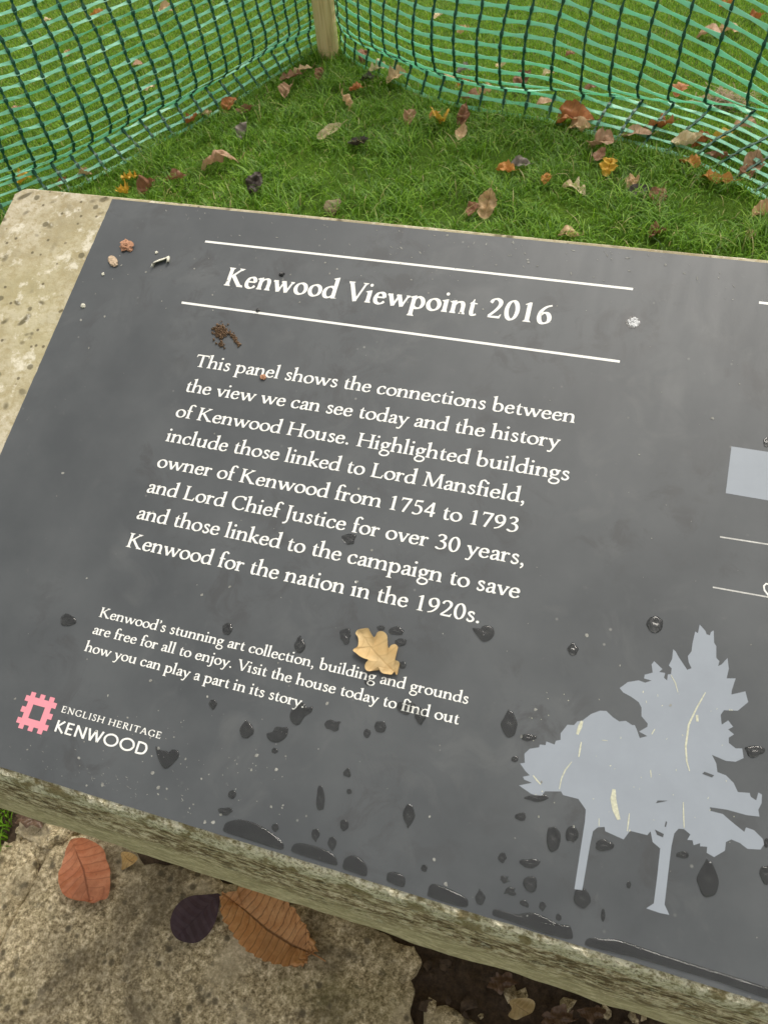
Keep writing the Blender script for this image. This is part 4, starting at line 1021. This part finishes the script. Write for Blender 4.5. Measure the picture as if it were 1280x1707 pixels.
for a in [
 (164, 24, 24, 'ovate', 'orange', 10, 10, 10, 'small orange leaf beyond the left net, close to the top edge of the picture'),
 (277, 14, 24, 'ovate', 'tan', 20, 5, 20, 'tan leaf on the mown lawn beyond the left net, near the top edge'),
 (78, 34, 14, 'ovate', 'cream', 50, 10, 0, 'tiny cream leaf beyond the left net near the top left corner'),
 (114, 90, 14, 'ovate', 'tan', 100, 10, 0, 'tiny tan leaf beyond the left net, between cream ones'),
 (228, 107, 26, 'ovate', 'pink', -15, 10, 10, 'pinkish tan leaf seen through the middle of the left net'),
 (254, 144, 28, 'long', 'cream', 15, 20, 20, 'cream twisted leaf with pointed tips behind the left net'),
 (28, 182, 16, 'ovate', 'pink', 40, 10, 0, 'small pink brown leaf low behind the left net near the frame edge'),
 (320, 200, 26, 'ovate', 'russet', 30, 25, 0, 'russet leaf half buried under the foot of the left net'),
 (345, 190, 22, 'ovate', 'tan', 0, 15, 0, 'tan leaf tip beside the russet leaf at the foot of the left net'),
 (383, 174, 30, 'ovate', 'russet', 60, 30, 20, 'red brown curled leaf standing where the left net meets the grass'),
 (410, 184, 34, 'long', 'brown', -5, 10, 25, 'dark red brown leaf lying flat right of the curled russet leaf'),
 (407, 218, 30, 'ovate', 'grey', 75, 45, 0, 'grey tan leaf tilted upright in the grass below the red brown leaves'),
 (363, 266, 62, 'long', 'pink', 22, 12, -15, 'long pinkish brown pointed leaf in the grass left of centre'),
 (216, 296, 28, 'oak', 'yellow', 10, 10, 0, 'small yellow orange leaf in grass just behind the stone corner, upper of two'),
 (207, 320, 30, 'oak', 'yellow', -10, 15, 0, 'yellow leaf peeping over the back edge of the stone, lower of two'),
 (246, 312, 34, 'ovate', 'brown', 50, 25, 20, 'brown curled leaf behind the back edge of the panel, right of two yellow leaves'),
 (294, 298, 36, 'ovate', 'brown', 8, 10, 0, 'flat brown grey leaf in grass between the curled brown and the blackened leaf'),
 (140, 290, 26, 'ovate', 'tan', 30, 10, 0, 'tan leaf caught under the left net just behind the stone corner'),
 (40, 300, 26, 'maple', 'yellow', 30, 15, 0, 'yellow leaf under the left net above the stone corner'),
 (106, 305, 20, 'ovate', 'russet', 80, 15, 0, 'small russet leaf beneath the left net close to the stone'),
 (425, 304, 40, 'ovate', 'dark', 80, 35, 25, 'blackened leaf sunk upright in the grass behind the panel'),
 (557, 343, 42, 'ovate', 'olive', 80, 20, 0, 'mottled olive brown leaf in grass at the back edge of the panel'),
 (576, 168, 42, 'long', 'tan', 125, 35, 30, 'folded tan leaf with its stalk pointing left in mid lawn'),
 (548, 218, 46, 'long', 'cream', 35, 20, 30, 'curled light tan leaf in the middle of the grass, left of the grey one'),
 (598, 240, 38, 'ovate', 'dark', -10, 10, 0, 'dark grey wet leaf in the middle of the grass'),
 (484, 128, 40, 'oak', 'brown', 10, 15, 10, 'brown curled leaf left of the stake foot'),
 (503, 115, 32, 'oak', 'tan', 30, 20, 0, 'tan leaf lying on the brown one left of the stake foot'),
 (480, 150, 28, 'ovate', 'pink', 80, 30, 0, 'reddish pink leaf below the pair at the stake foot'),
 (534, 122, 22, 'ovate', 'brown', 90, 40, 0, 'small brown upright leaf right below the stake'),
 (594, 148, 24, 'ovate', 'russet', 10, 10, 0, 'small dark russet leaf above the folded tan leaf'),
 (609, 92, 26, 'ovate', 'brown', 80, 30, 0, 'brown leaf at the foot of the right net beside the stake'),
 (628, 113, 34, 'oak', 'cream', -10, 15, 10, 'pale curled leaf right of the stake under the net'),
 (612, 130, 26, 'ovate', 'dark', 0, 15, 0, 'dark leaf tucked beneath the pale curled leaf near the stake'),
 (660, 128, 34, 'maple', 'tan', 20, 25, 15, 'tan crumpled leaf at the foot of the right net near the stake'),
 (683, 195, 30, 'ovate', 'pink', 85, 30, 10, 'pinkish tan leaf standing in grass left of the two-coloured orange leaf'),
 (724, 190, 22, 'ovate', 'orange', 50, 25, 0, 'small deep orange leaf overlapping a yellow one'),
 (736, 200, 32, 'maple', 'yellow', -65, 30, 0, 'yellow orange leaf standing in grass below the right net'),
 (771, 192, 46, 'long', 'brown', 85, 35, 15, 'tall dark brown leaf leaning on the foot of the right net'),
 (770, 222, 28, 'ovate', 'tan', 80, 30, 0, 'tan leaf just below the tall dark brown leaf'),
 (776, 139, 26, 'ovate', 'orange', 0, 20, 0, 'orange brown leaf seen through the right net'),
 (745, 128, 30, 'long', 'tan', -15, 10, 0, 'tan leaf behind the foot of the right net, left of the orange brown one'),
 (785, 160, 34, 'ovate', 'brown', -30, 20, 0, 'brown leaf under the fold of the right net'),
 (810, 153, 26, 'ovate', 'tan', -20, 15, 0, 'light tan leaf touching the fold of the right net'),
 (873, 135, 36, 'ovate', 'brown', 60, 25, 0, 'brown leaf seen through the middle of the right net'),
 (773, 116, 26, 'ovate', 'grey', 0, 15, 0, 'grey brown leaf behind the right net left of the middle'),
 (913, 122, 20, 'ovate', 'cream', 0, 15, 0, 'small cream leaf seen through the right net'),
 (905, 172, 34, 'ovate', 'pink', -10, 25, 0, 'pinkish brown leaf at the fold of the right net, above the large orange brown one'),
 (955, 196, 62, 'ovate', 'russet', -5, 15, 15, 'large orange brown leaf trapped under the flap of the right net'),
 (965, 215, 42, 'ovate', 'tan', -15, 10, 0, 'tan leaf below the large orange brown leaf under the flap'),
 (1003, 236, 40, 'maple', 'pink', -30, 30, 20, 'crumpled pink tan leaf at the lower edge of the flap'),
 (1000, 258, 28, 'ovate', 'brown', 70, 20, 0, 'brown leaf hanging down in grass under the crumpled pink tan leaf'),
 (843, 282, 36, 'ovate', 'orange', -25, 12, 10, 'brown and orange leaf in grass, left of the grey curled one'),
 (867, 272, 32, 'ovate', 'grey', -5, 15, 20, 'grey curled leaf in the grass right of centre'),
 (911, 297, 24, 'ovate', 'orange', 80, 20, 0, 'small rounded orange leaf in grass above the panel'),
 (956, 311, 42, 'oak', 'cream', -20, 5, 0, 'light orange lobed oak leaf lying open in the grass'),
 (1015, 278, 30, 'maple', 'yellow', 80, 35, 0, 'bright yellow small leaf standing in the grass'),
 (812, 340, 48, 'ovate', 'tan', 82, 50, 10, 'tan pointed leaf standing upright just behind the panel'),
 (790, 348, 30, 'ovate', 'brown', 60, 25, 0, 'brown leaf leaning at the left of the upright tan leaf'),
 (1055, 303, 28, 'ovate', 'tan', 70, 25, 0, 'rounded tan leaf in grass above a dark curled one'),
 (1066, 318, 34, 'ovate', 'dark', -5, 10, 20, 'dark curled leaf with a pale edge in the grass'),
 (1097, 327, 38, 'ovate', 'brown', 70, 30, 15, 'brown shiny leaf standing in the grass behind the panel on the right'),
 (947, 391, 36, 'ovate', 'tan', -10, 10, 0, 'flat tan leaf touching the back edge of the panel'),
 (1096, 388, 34, 'ovate', 'brown', 40, 10, 0, 'faint brown leaf deep in the grass at the right, behind the panel edge'),
 (1150, 270, 48, 'long', 'orange', -50, 15, 10, 'long orange brown leaf poking from the flap, upper half of a curled pair'),
 (1190, 300, 58, 'long', 'orange', -25, 10, 0, 'glossy orange leaf lying below the flap at the right, lower half of a curled pair'),
 (1255, 275, 42, 'ovate', 'pink', 80, 35, 0, 'pinkish leaf standing at the right edge under the flap'),
 (1245, 290, 36, 'ovate', 'brown', 70, 25, 0, 'brown folded leaf at the right edge below the flap'),
 (1272, 355, 34, 'ovate', 'tan', 30, 15, 0, 'tan leaf at the right edge of the picture, nearest the panel'),
 (1252, 392, 24, 'ovate', 'pink', 70, 15, 0, 'small pinkish leaf deep in grass above the right end of the panel edge'),
 (1145, 238, 46, 'ovate', 'cream', -10, 15, 10, 'large pale leaf under the flap of the right net'),
 (1060, 222, 46, 'ovate', 'pink', -5, 15, 0, 'pinkish brown leaf under the flap, right of the crumpled pink tan leaf'),
 (1098, 212, 48, 'oak', 'russet', -20, 20, 0, 'dark russet leaf under the flap left of the large pale leaf'),
 (1172, 236, 34, 'ovate', 'russet', 20, 20, 0, 'rusty leaf under the flap right of the large pale leaf'),
 (1203, 227, 32, 'maple', 'yellow', 20, 25, 0, 'yellow leaf caught inside the flap'),
 (1195, 262, 44, 'long', 'brown', -25, 10, 0, 'dark brown leaf in the shade of the flap by the glossy orange leaf'),
 (1240, 210, 40, 'ovate', 'pink', -30, 20, 0, 'tan pink leaf at the right end of the flap'),
 (1180, 52, 34, 'ovate', 'pink', -20, 25, 10, 'pink brown leaf behind the right net, left of a pair near the top'),
 (1213, 49, 34, 'ovate', 'tan', -12, 10, 0, 'tan oval leaf behind the right net, right of a pair near the top'),
 (1211, 9, 20, 'maple', 'orange', 20, 15, 0, 'orange leaf at the very top behind the right net'),
 (1258, 30, 22, 'ovate', 'russet', 0, 15, 0, 'small russet leaf near the top right corner'),
 (730, 26, 16, 'ovate', 'cream', 50, 15, 0, 'tiny cream leaf behind the right net near the top'),
 (773, 52, 20, 'ovate', 'tan', 10, 15, 0, 'small tan leaf behind the upper part of the right net'),
 (835, 110, 16, 'ovate', 'cream', 10, 15, 0, 'tiny pale leaf behind the right net left of the brown one'),
 (985, 146, 22, 'ovate', 'brown', 20, 15, 0, 'small brown leaf behind the right net above its fold'),
 (1135, 147, 26, 'maple', 'russet', 60, 25, 0, 'brown crumpled leaf behind the right net left of the dead grass heap'),
 (950, 90, 16, 'ovate', 'brown', 10, 15, 0, 'tiny brown leaf in the middle of the lawn behind the right net'),
]: grass_leaf(*a)

# heap of dead grass caught behind the fold
rs = random.Random(4)
c = gnd(1202, 172); V = []; F = []
for k in range(220):
    a = rs.uniform(0, 6.28); rr = rs.uniform(0, .075); p = Vector((c.x + rr * math.cos(a) * 1.3, c.y + rr * math.sin(a) * .8, rs.uniform(.0, .045) * (1 - rr * 8))) 
    b = rs.uniform(0, 6.28); ln = rs.uniform(.03, .07); q = p + Vector((math.cos(b) * ln, math.sin(b) * ln, rs.uniform(-.01, .02)))
    s_ = Vector((-math.sin(b), math.cos(b), 0)) * .0012; i = len(V); V += [p - s_, p + s_, q + s_, q - s_]; F.append((i, i+1, i+2, i+3))
hp = mesh_obj('dead_grass_heap', V, F, plain('dead_grass', (0.26, 0.19, 0.11), 0.8, 0.3, 0.5, 30)); hp['kind'] = 'stuff'

# ------------------------------------------------------------------ rain drops standing on the panel
def drop(px, py, w_, h_, label, shape='round', rot=0, hgt=None, poly=None, seed=[0], big=False):
    seed[0] += 1; rs = random.Random(seed[0] * 13)
    if poly is None:
        n = 14; pts = []
        for j in range(n):
            a = 2 * math.pi * j / n; rx = math.cos(a); ry = math.sin(a)
            k = 1 + rs.uniform(-.10, .10)
            if shape == 'tear': rx *= (1 - 0.6 * max(0, ry) ** 1.3)
            if shape == 'spiky': k *= 1 + rs.choice((0, 0, .35, -.2))
            if shape == 'flat': ry *= .8; k *= 1 + .12 * math.sin(3 * a + seed[0])
            if shape == 'point': rx *= (1 - 0.65 * max(0, -ry) ** 1.2); ry *= 1.08 if ry < 0 else 1
            x, y = rx * k * w_ / 2, ry * k * h_ / 2
            c_, s_ = math.cos(rot), math.sin(rot); pts.append((px + x * c_ - y * s_, py + x * s_ + y * c_))
    else: pts = poly
    P = [pan(*p) for p in pts]; P = [Vector(p) for p in P]
    c = sum(P, Vector((0, 0))) / len(P)
    P = smooth_loop([p - c for p in P], 3)
    n = len(P); R = 7
    size = min((max(p.x for p in P) - min(p.x for p in P)), (max(p.y for p in P) - min(p.y for p in P)))
    H = hgt or min(0.0014, size * 0.13)
    V = []; F = []
    for k in range(R):
        t = 1 - (k / R) ** 1.6
        z = H * math.sqrt(max(0, 1 - t ** 3.2))
        for p in P:
            sag = 1 + (0.30 * (-p.y) / (size / 2 + 1e-6)) if not big else 1 + .1 * (-p.y) / (size / 2)
            V.append((p.x * t, p.y * t - (0 if k == 0 else 0.0), 0.00003 if k == 0 else 0.00003 + z * max(.5, min(1.4, sag))))
    V.append((0, 0, H))
    for k in range(R - 1):
        for j in range(n): F.append((k*n + j, k*n + (j+1) % n, (k+1)*n + (j+1) % n, (k+1)*n + j))
    for j in range(n): F.append(((R-1)*n + j, (R-1)*n + (j+1) % n, R*n))
    # orientation: make the dome face outwards
    area = sum(P[j].x * P[(j+1) % n].y - P[(j+1) % n].x * P[j].y for j in range(n))
    if area < 0: F = [tuple(reversed(f_)) for f_ in F]
    nb = len(V); V += [(p.x, p.y, 0.00003) for p in P]; fb = tuple(range(nb, nb + n)); F.append(fb if area > 0 else fb[::-1])
    o = mesh_obj('puddle' if big else 'water_drop', V, F, M_WATER, None, smooth=True)
    o.data.materials.append(M_WET); o.data.polygons[-1].material_index = 1; o.data.polygons[-1].use_smooth = False
    o.matrix_world = PM @ Matrix.Translation((c.x, c.y, 0.0))
    tag(o, label, 'puddle' if big else 'water drop', 'rain water lying along the lower panel edge' if big else 'rain drops on the dark panel')
for a in [
 (113, 1034, 27, 26, 'bell-shaped water drop alone left of the small print', 'flat'),
 (379, 1049, 17, 20, 'small drop on the word art of the small print'),
 (500, 1075, 20, 28, 'drop touching the last letters of collection', 'point'),
 (576, 1060, 18, 34, 'tall narrow drop just left of the oak leaf', 'flat'),
 (635, 1047, 14, 9, 'tiny dark drop above the oak leaf'),
 (660, 1052, 26, 18, 'wide drop above right of the oak leaf', 'flat'),
 (668, 1071, 20, 13, 'flat oval drop touching the right lobe of the oak leaf'),
 (671, 1109, 11, 13, 'faint small drop by the lower right tip of the oak leaf'),
 (614, 1137, 14, 14, 'small drop under the last letter of building'),
 (355, 1175, 14, 17, 'small triangular drop below the third small line', 'tear'),
 (411, 1217, 23, 30, 'rounded drop with a pointed top left of the widest drop in its row', 'point'),
 (458, 1252, 11, 10, 'tiny drop just under the wide ragged drop'),
 (553, 1208, 26, 17, 'three-cornered flat drop right of the full stop after story', 'spiky'),
 (634, 1212, 20, 20, 'round drop, right one of two below the words to find'),
 (612, 1223, 12, 15, 'small drop, left one of two below the words to find'),
 (676, 1180, 30, 26, 'drop lying across the first letters of find', 'flat'),
 (701, 1195, 20, 28, 'drop hanging under the last letter of find', 'tear'),
 (579, 1289, 12, 18, 'small upright drop in the clear area below the text', 'flat'),
 (534, 1332, 15, 50, 'long thin crooked drop below the text', 'flat'),
 (582, 1320, 9, 9, 'tiny round drop below the small upright drop'),
 (387, 1325, 14, 14, 'small round drop above the half-moon drop near the left puddle'),
 (376, 1353, 24, 16, 'half-moon drop just above the left puddle', 'flat'),
 (459, 1380, 12, 14, 'little drop at the right end of the left puddle'),
 (574, 1376, 14, 20, 'small drop above the second puddle'),
 (526, 1393, 14, 22, 'almond drop, left of a pair above the second puddle', 'tear'),
 (554, 1407, 15, 24, 'almond drop, right of a pair above the second puddle', 'tear'),
 (681, 1361, 20, 38, 'teardrop with a sharp lower point, alone in the clear area', 'tear'),
 (707, 1448, 11, 12, 'tiny drop alone right of the third puddle'),
 (582, 898, 23, 23, 'round drop between two lines of the large print', 'flat'),
 (955, 1082, 19, 20, 'drop with a spike on top, between text and printed trees', 'point'),
 (1092, 1041, 27, 26, 'round drop above the printed trees'),
 (849, 1207, 28, 44, 'large pear-shaped drop left of the printed trees', 'point'),
 (881, 1230, 25, 15, 'curved drop close to the left printed tree crown', 'flat'),
 (858, 1266, 12, 10, 'tiny drop at the left tip of the printed tree crown'),
 (895, 1331, 38, 14, 'thin ragged drop under the left tip of the printed crown', 'flat'),
 (868, 1362, 18, 18, 'ring-like drop below the left tip of the printed crown', 'flat'),
 (922, 1399, 24, 44, 'long oval drop left of the left printed trunk, larger of two'),
 (953, 1391, 22, 26, 'round drop left of the left printed trunk, smaller of two'),
 (1007, 1410, 30, 24, 'square drop with a bright glint between the two printed trunks', 'flat'),
 (837, 1431, 14, 18, 'small crooked drop at the left of the drop cluster', 'tear'),
 (883, 1440, 34, 20, 'wide shallow drop in the cluster left of the trunk', 'flat'),
 (884, 1474, 23, 28, 'egg-shaped drop below the wide shallow one'),
 (841, 1467, 14, 10, 'small ragged drop left of the egg-shaped one', 'spiky'),
 (850, 1486, 16, 15, 'small pointed drop below the ragged one', 'spiky'),
 (874, 1507, 17, 13, 'slanting thin drop near the lower edge', 'flat', .6),
 (904, 1512, 12, 16, 'small drop right of the slanting thin one', 'tear'),
 (970, 1498, 28, 32, 'round drop at the foot of the left printed trunk'),
 (1048, 1476, 8, 12, 'tiny drop midway between the two printed trunks'),
 (1138, 1426, 22, 15, 'flat drop just right of the right printed trunk', 'flat'),
 (1180, 1466, 36, 60, 'largest oval drop, right of the right printed trunk', 'point'),
 (1005, 1526, 7, 22, 'thin upright drop below the left printed trunk'),
 (931, 1530, 10, 12, 'tiny drop at the edge of the long puddle, left end'),
 (1258, 1252, 32, 24, 'drop at the right border beside the printed crown', 'flat'),
 (1276, 1458, 18, 38, 'drop cut by the right border low down', 'flat'),
 (1278, 1406, 10, 16, 'small drop at the right border by the lowest printed twig'),
 (800, 1496, 17, 25, 'pear-shaped drop between two puddles', 'point'),
 (1277, 737, 10, 16, 'small drop at the right border above the pale printed block'),
]:
    px, py, w_, h_, lab = a[:5]; drop(px, py, w_, h_, lab, *(a[5:]))
drop(0, 0, 0, 0, 'wide drop with ears at the full stop of the last large line', poly=[(788,1047),(800,1048),(806,1043),(820,1045),(824,1056),(818,1066),(806,1070),(797,1062),(790,1053)])
drop(0, 0, 0, 0, 'leaning drop under the full stop after story', poly=[(484,1188),(492,1178),(505,1172),(512,1180),(521,1178),(519,1188),(508,1195),(500,1207),(492,1209),(484,1200)])
drop(0, 0, 0, 0, 'heart-shaped drop below the KENWOOD logo', poly=[(259,1245),(268,1251),(277,1252),(283,1256),(286,1250),(297,1252),(298,1262),(292,1270),(280,1281),(272,1280),(264,1266)])
drop(0, 0, 0, 0, 'wide ragged drop below the middle of the small print', poly=[(444,1224),(454,1220),(460,1212),(472,1213),(480,1213),(479,1225),(473,1233),(462,1238),(450,1235)])
c6 = lambda L: [(340 + x / 2.4615, 1280 + y / 2.4615) for x, y in L]
c5p = lambda L: [(820 + x * .3594, 1300 + y * .3594) for x, y in L]
for lab, P_ in (('leftmost of the dark puddles along the lower panel edge', c6([(80,248),(95,224),(145,213),(190,222),(235,240),(280,270),(318,302),(328,322),(316,338),(230,312),(150,286),(84,264)])),
    ('second puddle from the left along the lower panel edge', c6([(360,330),(378,311),(420,314),(480,330),(530,355),(546,382),(540,402),(460,378),(366,348)])),
    ('third puddle from the left, with a pale smear trailing right', c6([(570,398),(578,375),(600,362),(628,364),(655,385),(670,412),(668,440),(655,446),(610,430),(572,416)])),
    ('fourth and smallest puddle, nearly square', c6([(750,450),(757,431),(790,430),(823,450),(822,486),(800,488),(754,468)])),
    ('fifth puddle, long with a black right end', c6([(918,512),(926,486),(945,478),(985,490),(1035,512),(1080,540),(1076,574),(1010,560),(922,530)])),
    ('crescent puddle left of the longest one at the lower edge', c5p([(2,628),(10,602),(60,612),(110,626),(160,618),(205,620),(270,650),(325,680),(358,676),(374,715),(366,742),(290,728),(200,700),(100,664),(30,640)])),
    ('longest puddle, running off the right side at the lower edge', c5p([(430,762),(450,736),(520,740),(590,746),(700,782),(820,822),(950,862),(1110,912),(1290,970),(1400,1005),(1410,1050),(1290,1022),(1080,950),(860,884),(640,822),(450,776)]))):
    drop(0, 0, 0, 0, lab, poly=P_, hgt=0.0012, big=True)

# ------------------------------------------------------------------ small debris lying on the panel
def lump(name, px, py, size, mat, label, cat, seed, squash=.6, stretch=1.0, rot=0, amp=.5):
    c = pan(px, py); rr = size / 2 * 0.00052
    bm = bmesh.new(); bmesh.ops.create_icosphere(bm, subdivisions=3, radius=1)
    for v in bm.verts:
        v.co *= 1 + amp * noise.noise(v.co * 1.6 + Vector((seed, 0, 0))) + .3 * noise.noise(v.co * 4 + Vector((seed, 3, 0))); v.co.z *= squash; v.co.x *= stretch; v.co *= rr
    me = bpy.data.meshes.new(name); bm.to_mesh(me); bm.free(); me.materials.append(mat)
    o = bpy.data.objects.new(name, me); COL.objects.link(o); o.matrix_world = PM @ Matrix.Translation((c.x, c.y, rr * squash * .6)) @ Matrix.Rotation(rot, 4, 'Z')
    if label: tag(o, label, cat)
    return o
M_CRUMB = plain('reddish_crumb', (0.42, 0.22, 0.13), 0.8, 0.3, 0.6, 900, .0005); M_CHALK = plain('chalky_crumb', (0.62, 0.60, 0.50), 0.8, 0.3, 0.3, 600, .0005)
M_BLK = plain('black_crumb', (0.012, 0.012, 0.012), 0.3, 0.6, 0.4, 600, .0005); M_TWIG = plain('bleached_twig', (0.46, 0.35, 0.24), 0.8, 0.3, 0.4, 500, .0004)
lump('crumb', 211, 411, 20, M_CRUMB, 'reddish and white crumbly scrap near the top left of the panel', 'debris', 1, .5, 1.35, -.3, .9)
lump('twig_piece', 189, 436, 17, M_TWIG, 'short bleached twig piece left of the reddish scrap', 'twig', 2, .42, 1.7, -.65, .25)
lump('stone_chip', 139, 510, 9, M_CHALK, 'small white stone chip by the left edge of the panel', 'chip', 3)
lump('crumb', 470, 457, 9, M_BLK, 'black shiny crumb above the title word Kenwood', 'debris', 5)
lump('crumb', 430, 517, 7, M_BLK, 'black crumb sitting on the lower white rule', 'debris', 6)
lump('crumb', 439, 629, 10, M_CRUMB, 'dark crumb under the word panel', 'debris', 7)
lump('crumb', 172, 457, 6, M_CHALK, 'tiny white crumb below the bleached twig piece', 'debris', 8)
lump('crumb', 261, 421, 6, M_CHALK, 'tiny white grain above the curled white scrap', 'debris', 9)
V = []; F = []
cp = [pan(*p) for p in ((254, 448), (257, 441), (266, 437), (276, 434), (282, 431), (281, 440))]
for i, p in enumerate(cp):
    for dx, z in ((0.0016, 0.0), (0.0016, 0.003), (-0.0016, .0035)): V.append((p.x + dx * .3, p.y + dx, z))
    if i:
        for j in range(2): F.append((3*(i-1) + j, 3*(i-1) + j + 1, 3*i + j + 1, 3*i + j))
o = mesh_obj('husk', V, F, M_CHALK, None, smooth=True); o.matrix_world = PM; tag(o, 'curled white husk right of the reddish scrap', 'husk')
md = o.modifiers.new('thickness', 'SOLIDIFY'); md.thickness = 0.0004
# bird dropping: clotted dark brown lumps
V = []; F = []; rs = random.Random(2); cc = pan(375, 560)
for k in range(260):
    if k < 170: px, py = 368 + rs.gauss(0, 6.5), 553 + rs.gauss(0, 6)
    elif k < 240: px, py = 385 + rs.gauss(0, 1.6) + (k - 170) * .22, 556 + (k - 170) * .30 + rs.gauss(0, 2)
    else: px, py = 369 + rs.gauss(0, 2), 574 + rs.gauss(0, 3)
    p = pan(px, py); rr = rs.uniform(.0006, .0016); b = len(V)
    for j in range(6):
        d_ = [(1, 0, 0), (-1, 0, 0), (0, 1, 0), (0, -1, 0), (0, 0, 1), (0, 0, -.3)][j]
        V.append((p.x - cc.x + d_[0] * rr * rs.uniform(.6, 1.3), p.y - cc.y + d_[1] * rr * rs.uniform(.6, 1.3), max(0, .0006 + d_[2] * rr * rs.uniform(.6, 1.8))))
    for f_ in ((0, 2, 4), (2, 1, 4), (1, 3, 4), (3, 0, 4), (2, 0, 5), (1, 2, 5), (3, 1, 5), (0, 3, 5)): F.append(tuple(b + q_ for q_ in f_))
bd = mesh_obj('bird_dropping', V, F, plain('dried_dropping', (0.17, 0.11, 0.065), 0.7, 0.3, 0.85, 700)); bd.matrix_world = PM @ Matrix.Translation((cc.x, cc.y, 0))
tag(bd, 'clotted dark brown bird dropping on the panel above the words This panel', 'dropping')
# chipped pit with a white core right of the title
def disc(px, py, rr, mat, z, seed, name):
    c = pan(px, py); return flat(name, [('poly', [(c.x + rr * math.cos(a) * (1 + .18 * nz(a, seed, 1, 2)), c.y + rr * math.sin(a) * (1 + .18 * nz(a, seed, 4, 2))) for a in [j * math.pi / 9 for j in range(18)]])], mat, z)
disc(1055, 537, .0062, M_BLK, 0.00018, 1, 'chip_rim')
cc = pan(1056, 537); V = []; F = []
for k in range(60):
    a = rnd.uniform(0, 6.28); r_ = .0046 * math.sqrt(rnd.uniform(0.02, 1)); b = len(V); s_ = rnd.uniform(.0006, .0015)
    x, y = cc.x + r_ * math.cos(a), cc.y + r_ * math.sin(a)
    for d_ in ((1, 0, 0), (0, 1, 0), (-1, 0, 0), (0, -1, 0), (0, 0, 1)): V.append((x + d_[0]*s_*rnd.uniform(.6, 1.3), y + d_[1]*s_*rnd.uniform(.6, 1.3), .0003 + d_[2]*s_*.6))
    F += [(b, b+1, b+4), (b+1, b+2, b+4), (b+2, b+3, b+4), (b+3, b, b+4)]
mesh_obj('chip_core', V, F, plain('bare_filler', (0.75, 0.76, 0.76), 0.3, 0.5, 0.2, 900), panel)
